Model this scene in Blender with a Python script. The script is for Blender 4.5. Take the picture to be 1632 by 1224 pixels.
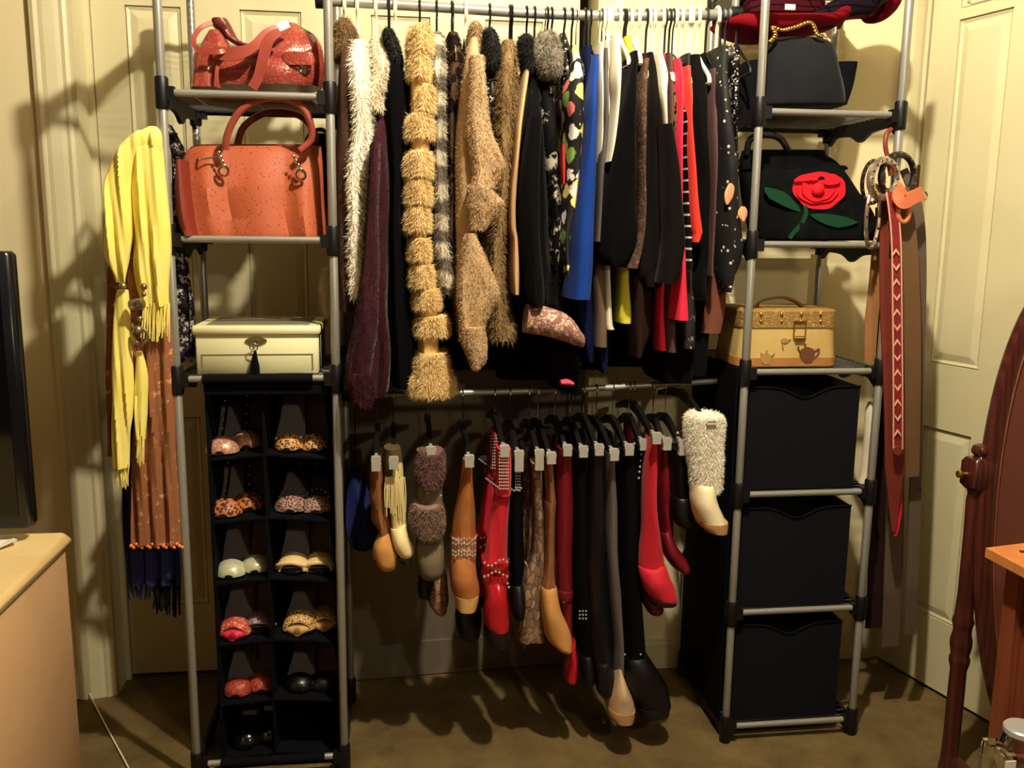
import bpy, math, random
import numpy as np
from mathutils import Matrix, Vector

for o in list(bpy.data.objects):
    bpy.data.objects.remove(o, do_unlink=True)
SC = bpy.context.scene
COL = SC.collection
rng = np.random.default_rng(7)
random.seed(7)

# ------------------------------------------------------------------ camera
H, F = 1.40, 1440.5                       # eye height (m), focal length in pixels of the 1632 wide frame
PITCH, YAW, ROLL = 0.1703, 0.1297, 0.0112
cd = bpy.data.cameras.new('camera')
cd.sensor_width = 36.0
cd.lens = F / 1632 * 36
cd.clip_start = 0.02
cam = bpy.data.objects.new('camera', cd)
COL.objects.link(cam)
cam.matrix_world = (Matrix.Translation((0, 0, H)) @ Matrix.Rotation(-YAW, 4, 'Z') @
                    Matrix.Rotation(math.pi / 2 - PITCH, 4, 'X') @ Matrix.Rotation(ROLL, 4, 'Z'))
SC.camera = cam

# ------------------------------------------------------------------ light and exposure
w = bpy.data.worlds.new('world'); SC.world = w; w.use_nodes = True
w.node_tree.nodes['Background'].inputs[0].default_value = (1.0, 0.80, 0.52, 1)
w.node_tree.nodes['Background'].inputs[1].default_value = 0.004
def lamp(name, loc, watt, radius, col):
    l = bpy.data.lights.new(name, 'POINT'); l.energy = watt; l.shadow_soft_size = radius; l.color = col
    o = bpy.data.objects.new(name, l); o.location = loc; COL.objects.link(o); return o
lamp('ceiling_bulb', (0.47, 1.20, 2.78), 180, 0.03, (1.0, 0.91, 0.70))
lamp('table_lamp_bulb', (1.0, 0.05, 1.74), 25, 0.05, (1.0, 0.87, 0.60))
SC.view_settings.view_transform = 'Standard'
SC.view_settings.look = 'None'
SC.view_settings.gamma = 1.0
SC.view_settings.use_curve_mapping = False
SC.view_settings.exposure = 0.28

# ------------------------------------------------------------------ pixel -> world on a plane of the place
def ray(px, py):
    a, b = (px - 816) / F, (py - 612) / F
    cr, sr = math.cos(ROLL), math.sin(ROLL)
    a, b = cr * a + sr * b, -sr * a + cr * b
    cp, sp = math.cos(PITCH), math.sin(PITCH)
    fw, Z = cp - sp * b, -(sp + cp * b)
    c, s = math.cos(YAW), math.sin(YAW)
    return np.array([c * a + s * fw, -s * a + c * fw, Z])
def A(px, py, Y):                          # point at world depth Y (metres from the eye, square to the back wall)
    r = ray(px, py); return np.array([0, 0, H]) + r * (Y / r[1])
def AZ(px, py, z):
    r = ray(px, py); return np.array([0, 0, H]) + r * ((z - H) / r[2])

# ------------------------------------------------------------------ mesh builder
class MB:
    def __init__(s): s.V = []; s.F = []; s.n = 0
    def add(s, V, Fc):
        V = np.asarray(V, float).reshape(-1, 3)
        s.V.append(V); s.F += [tuple(int(i) + s.n for i in f) for f in Fc]; s.n += len(V); return s
    def verts(s): return np.concatenate(s.V)
    def box(s, lo, hi, rz=0, piv=None, bev=0):
        x0, y0, z0 = lo; x1, y1, z1 = hi
        if bev:
            b = bev; V = []; 
            pts = [(x0 + b, y0), (x1 - b, y0), (x1, y0 + b), (x1, y1 - b), (x1 - b, y1), (x0 + b, y1), (x0, y1 - b), (x0, y0 + b)]
            cx, cy = (x0 + x1) / 2, (y0 + y1) / 2
            def ins(p): return (p[0] + (b * .6 if p[0] < cx else -b * .6), p[1] + (b * .6 if p[1] < cy else -b * .6))
            for z, f in ((z0, 1), (z0 + b, 0), (z1 - b, 0), (z1, 1)):
                V += [((ins(p) if f else p) + (z,)) for p in pts]
            Fc = [tuple(range(7, -1, -1)), tuple(range(24, 32))]
            for r in range(3):
                for k in range(8):
                    Fc.append((r * 8 + k, r * 8 + (k + 1) % 8, r * 8 + 8 + (k + 1) % 8, r * 8 + 8 + k))
        else:
            V = [(x0, y0, z0), (x1, y0, z0), (x1, y1, z0), (x0, y1, z0), (x0, y0, z1), (x1, y0, z1), (x1, y1, z1), (x0, y1, z1)]
            Fc = [(3, 2, 1, 0), (4, 5, 6, 7), (0, 1, 5, 4), (1, 2, 6, 5), (2, 3, 7, 6), (3, 0, 4, 7)]
        V = np.array(V, float)
        if rz:
            p = np.array(piv if piv is not None else ((x0 + x1) / 2, (y0 + y1) / 2, 0), float)
            c, q = math.cos(rz), math.sin(rz); d = V - p
            V = np.stack([p[0] + c * d[:, 0] - q * d[:, 1], p[1] + q * d[:, 0] + c * d[:, 1], V[:, 2]], 1)
        return s.add(V, Fc)
    def rings(s, R, cap0=True, cap1=True, close=True):
        R = np.asarray(R, float); m, n = R.shape[:2]
        Fc = []
        e = n if close else n - 1
        for i in range(m - 1):
            for j in range(e):
                k = (j + 1) % n
                Fc.append((i * n + j, i * n + k, (i + 1) * n + k, (i + 1) * n + j))
        if cap0: Fc.append(tuple(range(n - 1, -1, -1)))
        if cap1: Fc.append(tuple((m - 1) * n + j for j in range(n)))
        # outward?
        if close:
            c = R.mean(1); tot = 0
            for i in {0, min(m // 2, m - 2), m - 2}:
                for j in range(0, n, 3):
                    a, b, d = R[i, j], R[i, (j + 1) % n], R[i + 1, j]
                    nn = np.cross(b - a, d - a); tot += float(np.dot(nn, a - c[i])) / (np.linalg.norm(nn) + 1e-12)
            if tot < 0: Fc = [f[::-1] for f in Fc]
        return s.add(R.reshape(-1, 3), Fc)
    def tube(s, P, r, n=8, sub=1, close=False):
        P = np.asarray(P, float)
        r = np.broadcast_to(np.asarray(r, float), (len(P),)).astype(float)
        if sub > 1:
            Q = cr(np.column_stack([P, r]), sub); P, r = Q[:, :3], Q[:, 3]
        T = np.gradient(P, axis=0); T /= (np.linalg.norm(T, axis=1, keepdims=True) + 1e-12)
        ref = np.array([0, 0, 1.0]) if abs(T[0, 2]) < .8 else np.array([1.0, 0, 0])
        u = np.cross(T[0], ref); u /= np.linalg.norm(u); R = []
        t = np.linspace(0, 2 * math.pi, n, endpoint=False)
        for i in range(len(P)):
            u = u - T[i] * np.dot(u, T[i]); u /= (np.linalg.norm(u) + 1e-12); v = np.cross(T[i], u)
            R.append(P[i] + r[i] * (np.cos(t)[:, None] * u + np.sin(t)[:, None] * v))
        return s.rings(R)
    def lathe(s, c, prof, n=16, axis='z'):      # prof: (radius, height)
        t = np.linspace(0, 2 * math.pi, n, endpoint=False); R = []
        for r, h in prof:
            a, b, d = r * np.cos(t), r * np.sin(t), np.full(n, h)
            q = {'z': (a, b, d), 'y': (a, d, b), 'x': (d, a, b)}[axis]
            R.append(np.stack(q, 1) + np.asarray(c, float))
        return s.rings(R)
    def ball(s, c, r, n=8, m=5):
        r = np.broadcast_to(np.asarray(r, float), (3,)); R = []
        for i in range(m + 1):
            ph = -math.pi / 2 + math.pi * (.04 + .92 * i / m)
            t = np.linspace(0, 2 * math.pi, n, endpoint=False)
            R.append(np.stack([c[0] + r[0] * math.cos(ph) * np.cos(t), c[1] + r[1] * math.cos(ph) * np.sin(t), np.full(n, c[2] + r[2] * math.sin(ph))], 1))
        return s.rings(R)
    def slab(s, pts, th):                        # polygon of 3D points extruded by vector th
        P = np.asarray(pts, float); n = len(P); th = np.asarray(th, float)
        Fc = [tuple(range(n)), tuple(range(2 * n - 1, n - 1, -1))] + [(i, n + i, n + (i + 1) % n, (i + 1) % n) for i in range(n)]
        nn = np.zeros(3)
        for i in range(n): nn += np.cross(P[i], P[(i + 1) % n])
        if np.dot(nn, th) > 0: Fc = [f[::-1] for f in Fc]
        return s.add(np.concatenate([P, P + th]), Fc)

def cr(C, sub):                                  # Catmull-Rom through the rows of C
    C = np.asarray(C, float); n = len(C)
    if n < 3: 
        return np.array([C[0] + (C[-1] - C[0]) * t for t in np.linspace(0, 1, sub + 1)])
    out = []
    for i in range(n - 1):
        p0, p1, p2, p3 = C[max(i - 1, 0)], C[i], C[i + 1], C[min(i + 2, n - 1)]
        for k in range(sub):
            t = k / sub
            out.append(.5 * (2 * p1 + (p2 - p0) * t + (2 * p0 - 5 * p1 + 4 * p2 - p3) * t * t + (3 * p1 - p0 - 3 * p2 + p3) * t ** 3))
    out.append(C[-1]); return np.array(out)

def spow(v, p): return np.sign(v) * np.abs(v) ** (2.0 / p)

def sl(secs, Y, depth, n=20, sub=4, p=2.2, fold=0.0, lam=.05, cap=True, seed=0, front=False, roundcap=0):
    """loft through sections given by their left and right edge; Y and depth per section or one value"""
    k = len(secs)
    Ys = np.broadcast_to(np.asarray(Y, float), (k,)); Ds = np.broadcast_to(np.asarray(depth, float), (k,))
    C = []
    for q, yy, dd in zip(secs, Ys, Ds):
        if len(q) == 3: q = (q[1], q[0], q[2], q[0])
        C.append(np.concatenate([A(q[0], q[1], yy), A(q[2], q[3], yy), [dd]]))
    C = cr(np.array(C), sub)
    r = np.random.default_rng(seed + 11); f = r.uniform(0, 6.28, 8)
    t = np.linspace(0, 2 * math.pi, n, endpoint=False); R = []
    L0 = np.linalg.norm(C[1:, :3] - C[:-1, :3], axis=1).cumsum(); L0 = np.concatenate([[0], L0]); LT = L0[-1]
    for i, row in enumerate(C):
        L, Rr, d = row[:3], row[3:6], max(row[6], .002)
        c = (L + Rr) / 2; e = (Rr - L) / 2
        if front: c = c + np.array([0, d / 2, 0])
        co, si = spow(np.cos(t), p), spow(np.sin(t), p)
        P = c + co[:, None] * e + np.outer(si * d / 2, (0, 1, 0))
        if fold:
            g = fold * min(1, .25 + 1.1 * L0[i] / LT)
            yr, xr = P[:, 1], P[:, 0]; z = L0[i]
            P[:, 0] += g * (np.sin(yr * 6.28 / lam * .6 + f[0] + 2.5 * z) + .5 * np.sin(yr * 6.28 / lam + f[1] - 4 * z)) * np.abs(np.sin(t)) ** .5 * .6
            P[:, 0] += g * .35 * (np.sin(z * 17 + f[2]) + .6 * np.sin(z * 31 + f[3]))
            P[:, 1] += g * (np.sin(xr * 6.28 / lam + f[4] + 3 * z) + .6 * np.sin(xr * 6.28 / lam * 1.9 + f[5] - 5 * z + np.sin(z * 12 + f[6])))
        R.append(P)
    if roundcap:
        for end in ((0, -1) if roundcap == 2 else (-1,)):
            c = R[end].mean(0); nb = R[1 if end == 0 else -2].mean(0); ax = c - nb; ax /= np.linalg.norm(ax) + 1e-9
            rad = min(np.linalg.norm(R[end] - c, axis=1).min() * 1.0, .03); base = R[end]
            ex = [c + (base - c) * math.cos(a) + ax * rad * math.sin(a) for a in (.4, .8, 1.15, 1.45)]
            R = R + ex if end == -1 else ex[::-1] + R
    m = MB(); m.rings(np.array(R), cap, cap); return m

def fur(src, count, length, width=.0016, droop=.5, seed=1, curl=.25):
    """strands of hair grown from the faces of src"""
    count = int(count * 4.0); length *= .68; width *= .38; droop = .60; curl = .42
    r = np.random.default_rng(seed); V = src.verts()
    T = []
    for f in src.F:
        if len(f) > 6: continue
        for i in range(1, len(f) - 1): T.append((f[0], f[i], f[i + 1]))
    T = np.array(T); a, b, c = V[T[:, 0]], V[T[:, 1]], V[T[:, 2]]
    N = np.cross(b - a, c - a); ar = np.linalg.norm(N, axis=1); ok = ar > 1e-10
    T, N, ar, a, b, c = T[ok], N[ok], ar[ok], a[ok], b[ok], c[ok]; N = N / ar[:, None]
    pr = ar * np.where(N[:, 1] > .5, .15, 1.0)      # few hairs on the side turned to the wall
    idx = r.choice(len(T), count, p=pr / pr.sum())
    u, v = r.random(count), r.random(count); sw = u + v > 1; u[sw], v[sw] = 1 - u[sw], 1 - v[sw]
    P = a[idx] + (b[idx] - a[idx]) * u[:, None] + (c[idx] - a[idx]) * v[:, None]
    D = N[idx] * (1 - droop) + np.array([0, 0, -droop]) + r.normal(0, curl, (count, 3))
    D /= np.linalg.norm(D, axis=1, keepdims=True)
    l = length * r.uniform(.55, 1.15, count)[:, None]
    W = np.cross(D, r.normal(0, 1, (count, 3))); W /= np.linalg.norm(W, axis=1, keepdims=True) + 1e-9; W *= width
    p1 = P + D * l * .5; D2 = D + np.array([0, 0, -.35]) + r.normal(0, curl * .6, (count, 3)); p2 = p1 + D2 * l * .5
    X = np.stack([P - W, P + W, p1 + W * .8, p1 - W * .8, p2], 1).reshape(-1, 3)
    m = MB(); m.V = [X]; m.n = len(X); m.F = []
    for i in range(count):
        o = 5 * i; m.F.append((o, o + 1, o + 2, o + 3)); m.F.append((o + 3, o + 2, o + 4))
    return m

# ------------------------------------------------------------------ objects
def mesh_obj(name, mb, m, org, smooth=True):
    me = bpy.data.meshes.new(name)
    V = mb.verts() - np.asarray(org)
    me.from_pydata(V.tolist(), [], mb.F)
    if smooth:
        me.polygons.foreach_set('use_smooth', [True] * len(me.polygons))
        try: me.set_sharp_from_angle(angle=math.radians(42))
        except Exception: pass
    me.materials.append(M[m] if isinstance(m, str) else m)
    o = bpy.data.objects.new(name, me); COL.objects.link(o); return o
def thing(name, label, cat, loc, group=None):
    o = bpy.data.objects.new(name, None); o.empty_display_size = .05; COL.objects.link(o)
    o.location = tuple(float(v) for v in loc); o['label'] = label; o['category'] = cat
    if group: o['group'] = group
    return o
def wl(o):
    v = np.zeros(3)
    while o is not None: v = v + np.array(o.location); o = o.parent
    return v
def part(name, mb, m, parent, label=None, kind=None, smooth=True):
    o = mesh_obj(name, mb, m, wl(parent), smooth); o.parent = parent
    if label: o['label'] = label
    if kind: o['kind'] = kind
    return o
def base_of(mb):
    V = mb.verts(); return np.array([(V[:, 0].min() + V[:, 0].max()) / 2, (V[:, 1].min() + V[:, 1].max()) / 2, V[:, 2].min()])
def solo(name, mb, m, label, cat, group=None, kind=None, smooth=True):
    b = base_of(mb); o = mesh_obj(name, mb, m, b, smooth); o.location = tuple(b)
    o['label'] = label; o['category'] = cat
    if group: o['group'] = group
    if kind: o['kind'] = kind
    return o
def struct(name, mb, m, parent=None, smooth=False):
    b = base_of(mb) if parent is None else wl(parent)
    o = mesh_obj(name, mb, m, b, smooth)
    if parent is None: o.location = tuple(b); o['kind'] = 'structure'
    else: o.parent = parent
    return o
# ------------------------------------------------------------------ materials
M = {}
def lin(c): return tuple((((v / 255) + .055) / 1.055) ** 2.4 if v > 10 else v / 255 / 12.92 for v in c) + (1,)
def mat(key, c, rough=.7, metal=0.0, tex=None, c2=None, c3=None, scale=40, bump=.0, bscale=None, spec=.4, sheen=0, trans=0, alpha=1, coat=0, stretch=(1, 1, 1), width=.5):
    sheen *= .2
    if rough > .72: spec = min(spec, .05)
    m = bpy.data.materials.new(key); m.use_nodes = True; M[key] = m
    nt = m.node_tree; N = nt.nodes; L = nt.links; b = N['Principled BSDF']
    b.inputs['Base Color'].default_value = lin(c); b.inputs['Roughness'].default_value = rough; b.inputs['Metallic'].default_value = metal
    b.inputs['Specular IOR Level'].default_value = spec
    if sheen: b.inputs['Sheen Weight'].default_value = sheen; b.inputs['Sheen Roughness'].default_value = .4
    if trans: b.inputs['Transmission Weight'].default_value = trans
    if coat: b.inputs['Coat Weight'].default_value = coat; b.inputs['Coat Roughness'].default_value = .12
    if alpha < 1: b.inputs['Alpha'].default_value = alpha
    tc = N.new('ShaderNodeTexCoord'); mp = N.new('ShaderNodeMapping'); mp.inputs['Scale'].default_value = stretch
    L.new(tc.outputs['Object'], mp.inputs['Vector']); vec = mp.outputs['Vector']
    def ramp(src, stops, interp='LINEAR'):
        r = N.new('ShaderNodeValToRGB'); r.color_ramp.interpolation = interp; e = r.color_ramp.elements
        while len(e) < len(stops): e.new(.5)
        for k, (p, cc) in enumerate(stops): e[k].position = p; e[k].color = lin(cc)
        L.new(src, r.inputs['Fac']); return r.outputs['Color']
    def noise(sc, det=3, rg=.6):
        n = N.new('ShaderNodeTexNoise'); n.inputs['Scale'].default_value = sc; n.inputs['Detail'].default_value = det
        n.inputs['Roughness'].default_value = rg; L.new(vec, n.inputs['Vector']); return n.outputs['Fac']
    def voro(sc, feat='F1', out='Distance', rnd=1.0):
        v = N.new('ShaderNodeTexVoronoi'); v.feature = feat; v.inputs['Scale'].default_value = sc
        v.inputs['Randomness'].default_value = rnd; L.new(vec, v.inputs['Vector']); return v.outputs[out]
    def mix(f, a, bb):
        x = N.new('ShaderNodeMix'); x.data_type = 'RGBA'; L.new(f, x.inputs['Factor']); L.new(a, x.inputs['A']); L.new(bb, x.inputs['B']); return x.outputs['Result']
    c2 = c2 or c; c3 = c3 or c2; col = None; hsrc = None
    if tex == 'noise': col = ramp(noise(scale), [(.3, c), (.7, c2)])
    elif tex == 'wood':
        wv = N.new('ShaderNodeTexWave'); wv.inputs['Scale'].default_value = scale; wv.inputs['Distortion'].default_value = 6
        wv.inputs['Detail'].default_value = 3; wv.bands_direction = 'X'; L.new(vec, wv.inputs['Vector']); col = ramp(wv.outputs['Fac'], [(0, c), (1, c2)])
    elif tex == 'bands':
        wv = N.new('ShaderNodeTexWave'); wv.inputs['Scale'].default_value = scale; wv.inputs['Distortion'].default_value = 2.5
        wv.inputs['Detail'].default_value = 2; wv.inputs['Detail Scale'].default_value = 2; wv.bands_direction = 'Z'; L.new(vec, wv.inputs['Vector'])
        col = ramp(wv.outputs['Fac'], [(.25, c), (.7, c2)])
    elif tex == 'leopard':
        d = voro(scale); col = ramp(d, [(.0, c2), (.24, c2), (.3, c3), (.44, c3), (.5, c), (1, c)])
    elif tex == 'snake':
        d = voro(scale, 'DISTANCE_TO_EDGE'); cell = ramp(voro(scale, 'F1', 'Color'), [(.1, c), (.6, c2)])
        e = ramp(d, [(.0, (0, 0, 0)), (.1, (255, 255, 255))]); dk = N.new('ShaderNodeRGB'); dk.outputs[0].default_value = lin(c3)
        col = mix(e, dk.outputs[0], cell); hsrc = d
    elif tex == 'floral':
        d = voro(scale, rnd=.9); cell = voro(scale, 'F1', 'Color', .9)
        sp = N.new('ShaderNodeSeparateColor'); L.new(cell, sp.inputs[0])
        pet = ramp(sp.outputs[0], [(0, (225, 215, 205)), (.3, (235, 215, 120)), (.5, (220, 110, 110)), (.62, (120, 150, 70)), (.8, c), (.9, (235, 225, 220))], 'CONSTANT')
        nz = noise(scale * 2.2, 2); ad = N.new('ShaderNodeMath'); ad.operation = 'ADD'; L.new(d, ad.inputs[0])
        mu = N.new('ShaderNodeMath'); mu.operation = 'MULTIPLY'; mu.inputs[1].default_value = .5; L.new(nz, mu.inputs[0]); L.new(mu.outputs[0], ad.inputs[1])
        bk = N.new('ShaderNodeRGB'); bk.outputs[0].default_value = lin(c)
        col = mix(ramp(ad.outputs[0], [(width, (0, 0, 0)), (width + .05, (255, 255, 255))]), pet, bk.outputs[0])
    elif tex == 'dots': col = ramp(voro(scale), [(0, c2), (width * .5, c2), (width * .5 + .05, c), (1, c)])
    elif tex == 'fleck': col = ramp(noise(scale, 4, .7), [(width, c), (width + .06, c2)])
    elif tex == 'glitter':
        g = voro(scale, 'F1', 'Color'); sp = N.new('ShaderNodeSeparateColor'); L.new(g, sp.inputs[0]); col = ramp(sp.outputs[0], [(.0, c), (.6, c), (.85, c2), (1, c3)]); hsrc = sp.outputs[1]
    elif tex == 'dash':
        sx = N.new('ShaderNodeSeparateXYZ'); L.new(vec, sx.inputs[0]); fr = N.new('ShaderNodeMath'); fr.operation = 'MULTIPLY'; fr.inputs[1].default_value = scale; L.new(sx.outputs[2], fr.inputs[0])
        f2 = N.new('ShaderNodeMath'); f2.operation = 'FRACT'; L.new(fr.outputs[0], f2.inputs[0]); col = ramp(f2.outputs[0], [(0, c), (.78, c), (.8, c2), (.95, c2), (.97, c)])
    if col is not None: L.new(col, b.inputs['Base Color'])
    if bump:
        bm = N.new('ShaderNodeBump'); bm.inputs['Strength'].default_value = bump; bm.inputs['Distance'].default_value = .004
        L.new(hsrc if hsrc is not None else noise(bscale or scale, 4), bm.inputs['Height']); L.new(bm.outputs['Normal'], b.inputs['Normal'])
    return m
mat('wall', (226, 211, 170), .85, tex='noise', c2=(229, 214, 175), scale=3, bump=.06, bscale=140)
mat('doorpaint', (214, 205, 168), .38, tex='noise', c2=(208, 198, 160), scale=4, bump=.03, bscale=60, spec=.45)
mat('greypaint', (122, 110, 96), .22, tex='noise', c2=(114, 102, 88), scale=5, spec=.5)
mat('ceilpaint', (150, 140, 118), .9)
mat('roomwall', (150, 128, 92), .9)
mat('carpet', (116, 98, 64), 1.0, tex='noise', c2=(90, 74, 48), scale=9, bump=.5, bscale=320, spec=.1)
mat('pile', (104, 86, 58), 1.0, tex='noise', c2=(84, 68, 46), scale=7, spec=.05)
mat('steel', (160, 158, 152), .36, .5, spec=.5)
mat('nickel', (205, 203, 196), .25, .45, spec=.6)
mat('chrome', (225, 225, 220), .16, 1.0)
mat('gold', (222, 176, 84), .25, 1.0)
mat('blackplastic', (11, 10, 12), .45)
mat('blackcloth', (14, 14, 18), .85, bump=.3, bscale=260)
mat('blackrail', (10, 9, 10), .55)
mat('wire', (120, 118, 112), .4, .7)
mat('white_plastic', (238, 228, 200), .4)
mat('binfabric', (22, 22, 27), .9, bump=.35, bscale=420)
mat('tvblack', (8, 10, 18), .25)
mat('tvscreen', (5, 6, 12), .08)
mat('dresserwood', (220, 190, 132), .3, tex='wood', c2=(226, 200, 146), scale=2.0, spec=.5, stretch=(1, 6, 1))
mat('dresserside', (200, 162, 122), .4, tex='noise', c2=(190, 150, 110), scale=6)
mat('paper', (232, 226, 214), .8)
mat('cherry', (78, 34, 27), .3, tex='wood', c2=(58, 23, 20), scale=5, stretch=(4, 4, .6), coat=.3)
mat('mirrorback', (104, 56, 46), .5, tex='noise', c2=(96, 50, 42), scale=8)
mat('orangewood', (206, 134, 76), .4, tex='wood', c2=(190, 116, 62), scale=3, stretch=(1, 5, 1))
mat('redwood', (130, 66, 42), .45, tex='wood', c2=(112, 54, 34), scale=9, stretch=(3, 3, .4))
mat('glass', (235, 235, 230), .05, trans=1.0)
mat('brass', (190, 150, 80), .35, 1.0)
# ------------------------------------------------------------------ the room
WY = 2.66                                      # face of the back wall
XL, XR, YB, ZC = -2.6, 3.6, -3.6, 2.95
struct('floor', MB().box((XL - .1, YB - .1, -.08), (XR + .1, 3.4, 0)), 'carpet')
struct('ceiling', MB().box((XL - .1, YB - .1, ZC), (XR + .1, 3.4, ZC + .08)), 'ceilpaint')
struct('wall_left', MB().box((XL - .1, YB, 0), (XL, WY, ZC)), 'roomwall')
struct('wall_right', MB().box((XR, YB, 0), (XR + .1, WY, ZC)), 'roomwall')
struct('wall_front', MB().box((XL, YB - .1, 0), (XR, YB, ZC)), 'roomwall')
wb = MB()
wb.box((XL, WY, 0), (-.86, WY + .14, ZC)); wb.box((.60, WY, 0), (1.60, WY + .14, ZC))
wb.box((-.86, WY, 2.16), (.60, WY + .14, ZC)); wb.box((1.60, WY, 2.16), (XR, WY + .14, ZC))
wb.box((2.44, WY, 0), (XR, WY + .14, 2.16))
struct('wall_back', wb, 'wall')
struct('wall_closet', MB().box((-1.0, 3.30, 0), (XR, 3.38, ZC)), 'wall')
def casing(name, x0, x1, flip):
    m = MB(); s = 1 if not flip else -1
    a, b = (x0, x1) if not flip else (x1, x0)
    # stepped moulding profile, thick at the outer edge
    P = [(0, 0), (0, -.018), (.012, -.022), (.022, -.018), (.034, -.019), (.06, -.014), (.072, -.010), (.082, -.012), (.09, -.008), (.09, 0)]
    sc = abs(b - a) / .09; R = []
    for z in (0, 2.16):
        R.append([(a + s * u * sc, WY + v, z) for u, v in P])
    m.rings(R); return struct(name, m, 'doorpaint', smooth=False)
casing('trim_1', -.945, -.855, False)
casing('trim_2', .595, .685, True)
casing('trim_3', 1.505, 1.595, False)
jb = MB(); jb.box((-.86, WY - .004, 0), (-.842, WY + .14, 2.16)); jb.box((.582, WY - .004, 0), (.60, WY + .14, 2.16)); jb.box((-.842, WY + .09, 0), (-.828, WY + .108, 2.16))
struct('trim_4', jb, 'doorpaint')
struct('trim_5', MB().box((1.585, WY - .004, 0), (1.603, WY + .14, 2.16)), 'doorpaint')
for nm, a, b in (('baseboard_left', XL, -.945), ('baseboard_back', .685, 1.505)):
    struct(nm, MB().box((a, WY - .014, 0), (b, WY, .085)).box((a, WY - .010, .085), (b, WY, .098)), 'doorpaint')

def panel_door(name, org, ang, width, height, cols, rows, th=.035, m='doorpaint'):
    """leaf in its own frame: x along the leaf, -y is the face that shows"""
    c, s = math.cos(ang), math.sin(ang)
    def W(x, y, z): return (org[0] + c * x - s * y, org[1] + s * x + c * y, z)
    def rot(mb):
        q = MB(); V = mb.verts(); q.add([W(*v) for v in V], mb.F); return q
    leaf = MB(); leaf.box((0, -th + .010, .012), (width, 0, height))
    xs = [0] + [v for cc in cols for v in cc] + [width]; zs = [.012] + [v for r in rows for v in r] + [height]
    fr = MB()
    for i in range(0, len(xs), 2): fr.box((xs[i], -th, .012), (xs[i + 1], -th + .012, height))
    for (x0, x1) in cols:
        for i in range(0, len(zs), 2): fr.box((x0, -th, zs[i]), (x1, -th + .012, zs[i + 1]))
    root = struct(name, rot(leaf), m)
    o = mesh_obj('door_frame', rot(fr), m, wl(root), False); o.parent = root
    for (x0, x1) in cols:
        for (z0, z1) in rows:
            p = MB(); R = []
            for ins, y in ((0, -th + .011), (.004, -th + .004), (.012, -th + .0085), (.03, -th + .003), (.034, -th + .002)):
                R.append([(x0 + ins, y, z0 + ins), (x1 - ins, y, z0 + ins), (x1 - ins, y, z1 - ins), (x0 + ins, y, z1 - ins)])
            p.rings(R, False, True)
            o = mesh_obj('door_panel', rot(p), m, wl(root), False); o.parent = root
    return root, W, rot
panel_door('door_1', (-.826, WY + .14), 0, .66, 2.13, [(.09, .24), (.40, .57)], [(.235, .83), (1.02, 2.0), (2.06, 2.10)])
panel_door('door_2', (-.150, WY + .14), 0, .70, 2.13, [(.09, .26), (.42, .59)], [(.235, .83), (1.02, 2.0), (2.06, 2.10)])
# room door standing open on the right, seen on its hinge side
d3, W3, rot3 = panel_door('door_3', (1.612, WY - .03), math.radians(-74.6), .76, 2.10, [(.095, .27), (.46, .635)], [(.235, .82), (1.015, 2.0), (2.03, 2.07)])
for zz in (.25, 1.56):
    hg = MB(); hg.lathe((1.604, WY - .03, zz - .045), [(.006, 0), (.006, .03), (.0065, .031), (.006, .06), (.006, .09)], 8); hg.box((1.583, WY - .012, zz - .045), (1.606, WY - .006, zz + .045))
    o = mesh_obj('hinge', hg, 'brass', wl(d3)); o.parent = d3

# dark framed panel standing in front of the right closet leaf
PN = thing('framed_panel', 'large dark grey framed panel standing behind the hanging boots', 'panel', (.2, WY + .04, 0))
pa = math.radians(4.0); px0, py0, pw, ph = -.145, WY + .018, .76, 1.16
def PW(x, y, z): return (px0 + math.cos(pa) * x - math.sin(pa) * y, py0 + math.sin(pa) * x + math.cos(pa) * y, z)
def pbox(lo, hi):
    b = MB().box(lo, hi); q = MB(); q.add([PW(*v) for v in b.verts()], b.F); return q
for lo, hi in (((0, -.014, .004), (.085, .012, ph)), ((pw - .085, -.014, .004), (pw, .012, ph)), ((.085, -.014, .004), (pw - .085, .012, .115)), ((.085, -.014, ph - .11), (pw - .085, .012, ph))):
    part('frame_board', pbox(lo, hi), 'greypaint', PN, smooth=False)
part('inner_panel', pbox((.085, -.004, .115), (pw - .085, .008, ph - .11)), 'greypaint', PN, smooth=False)

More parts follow.
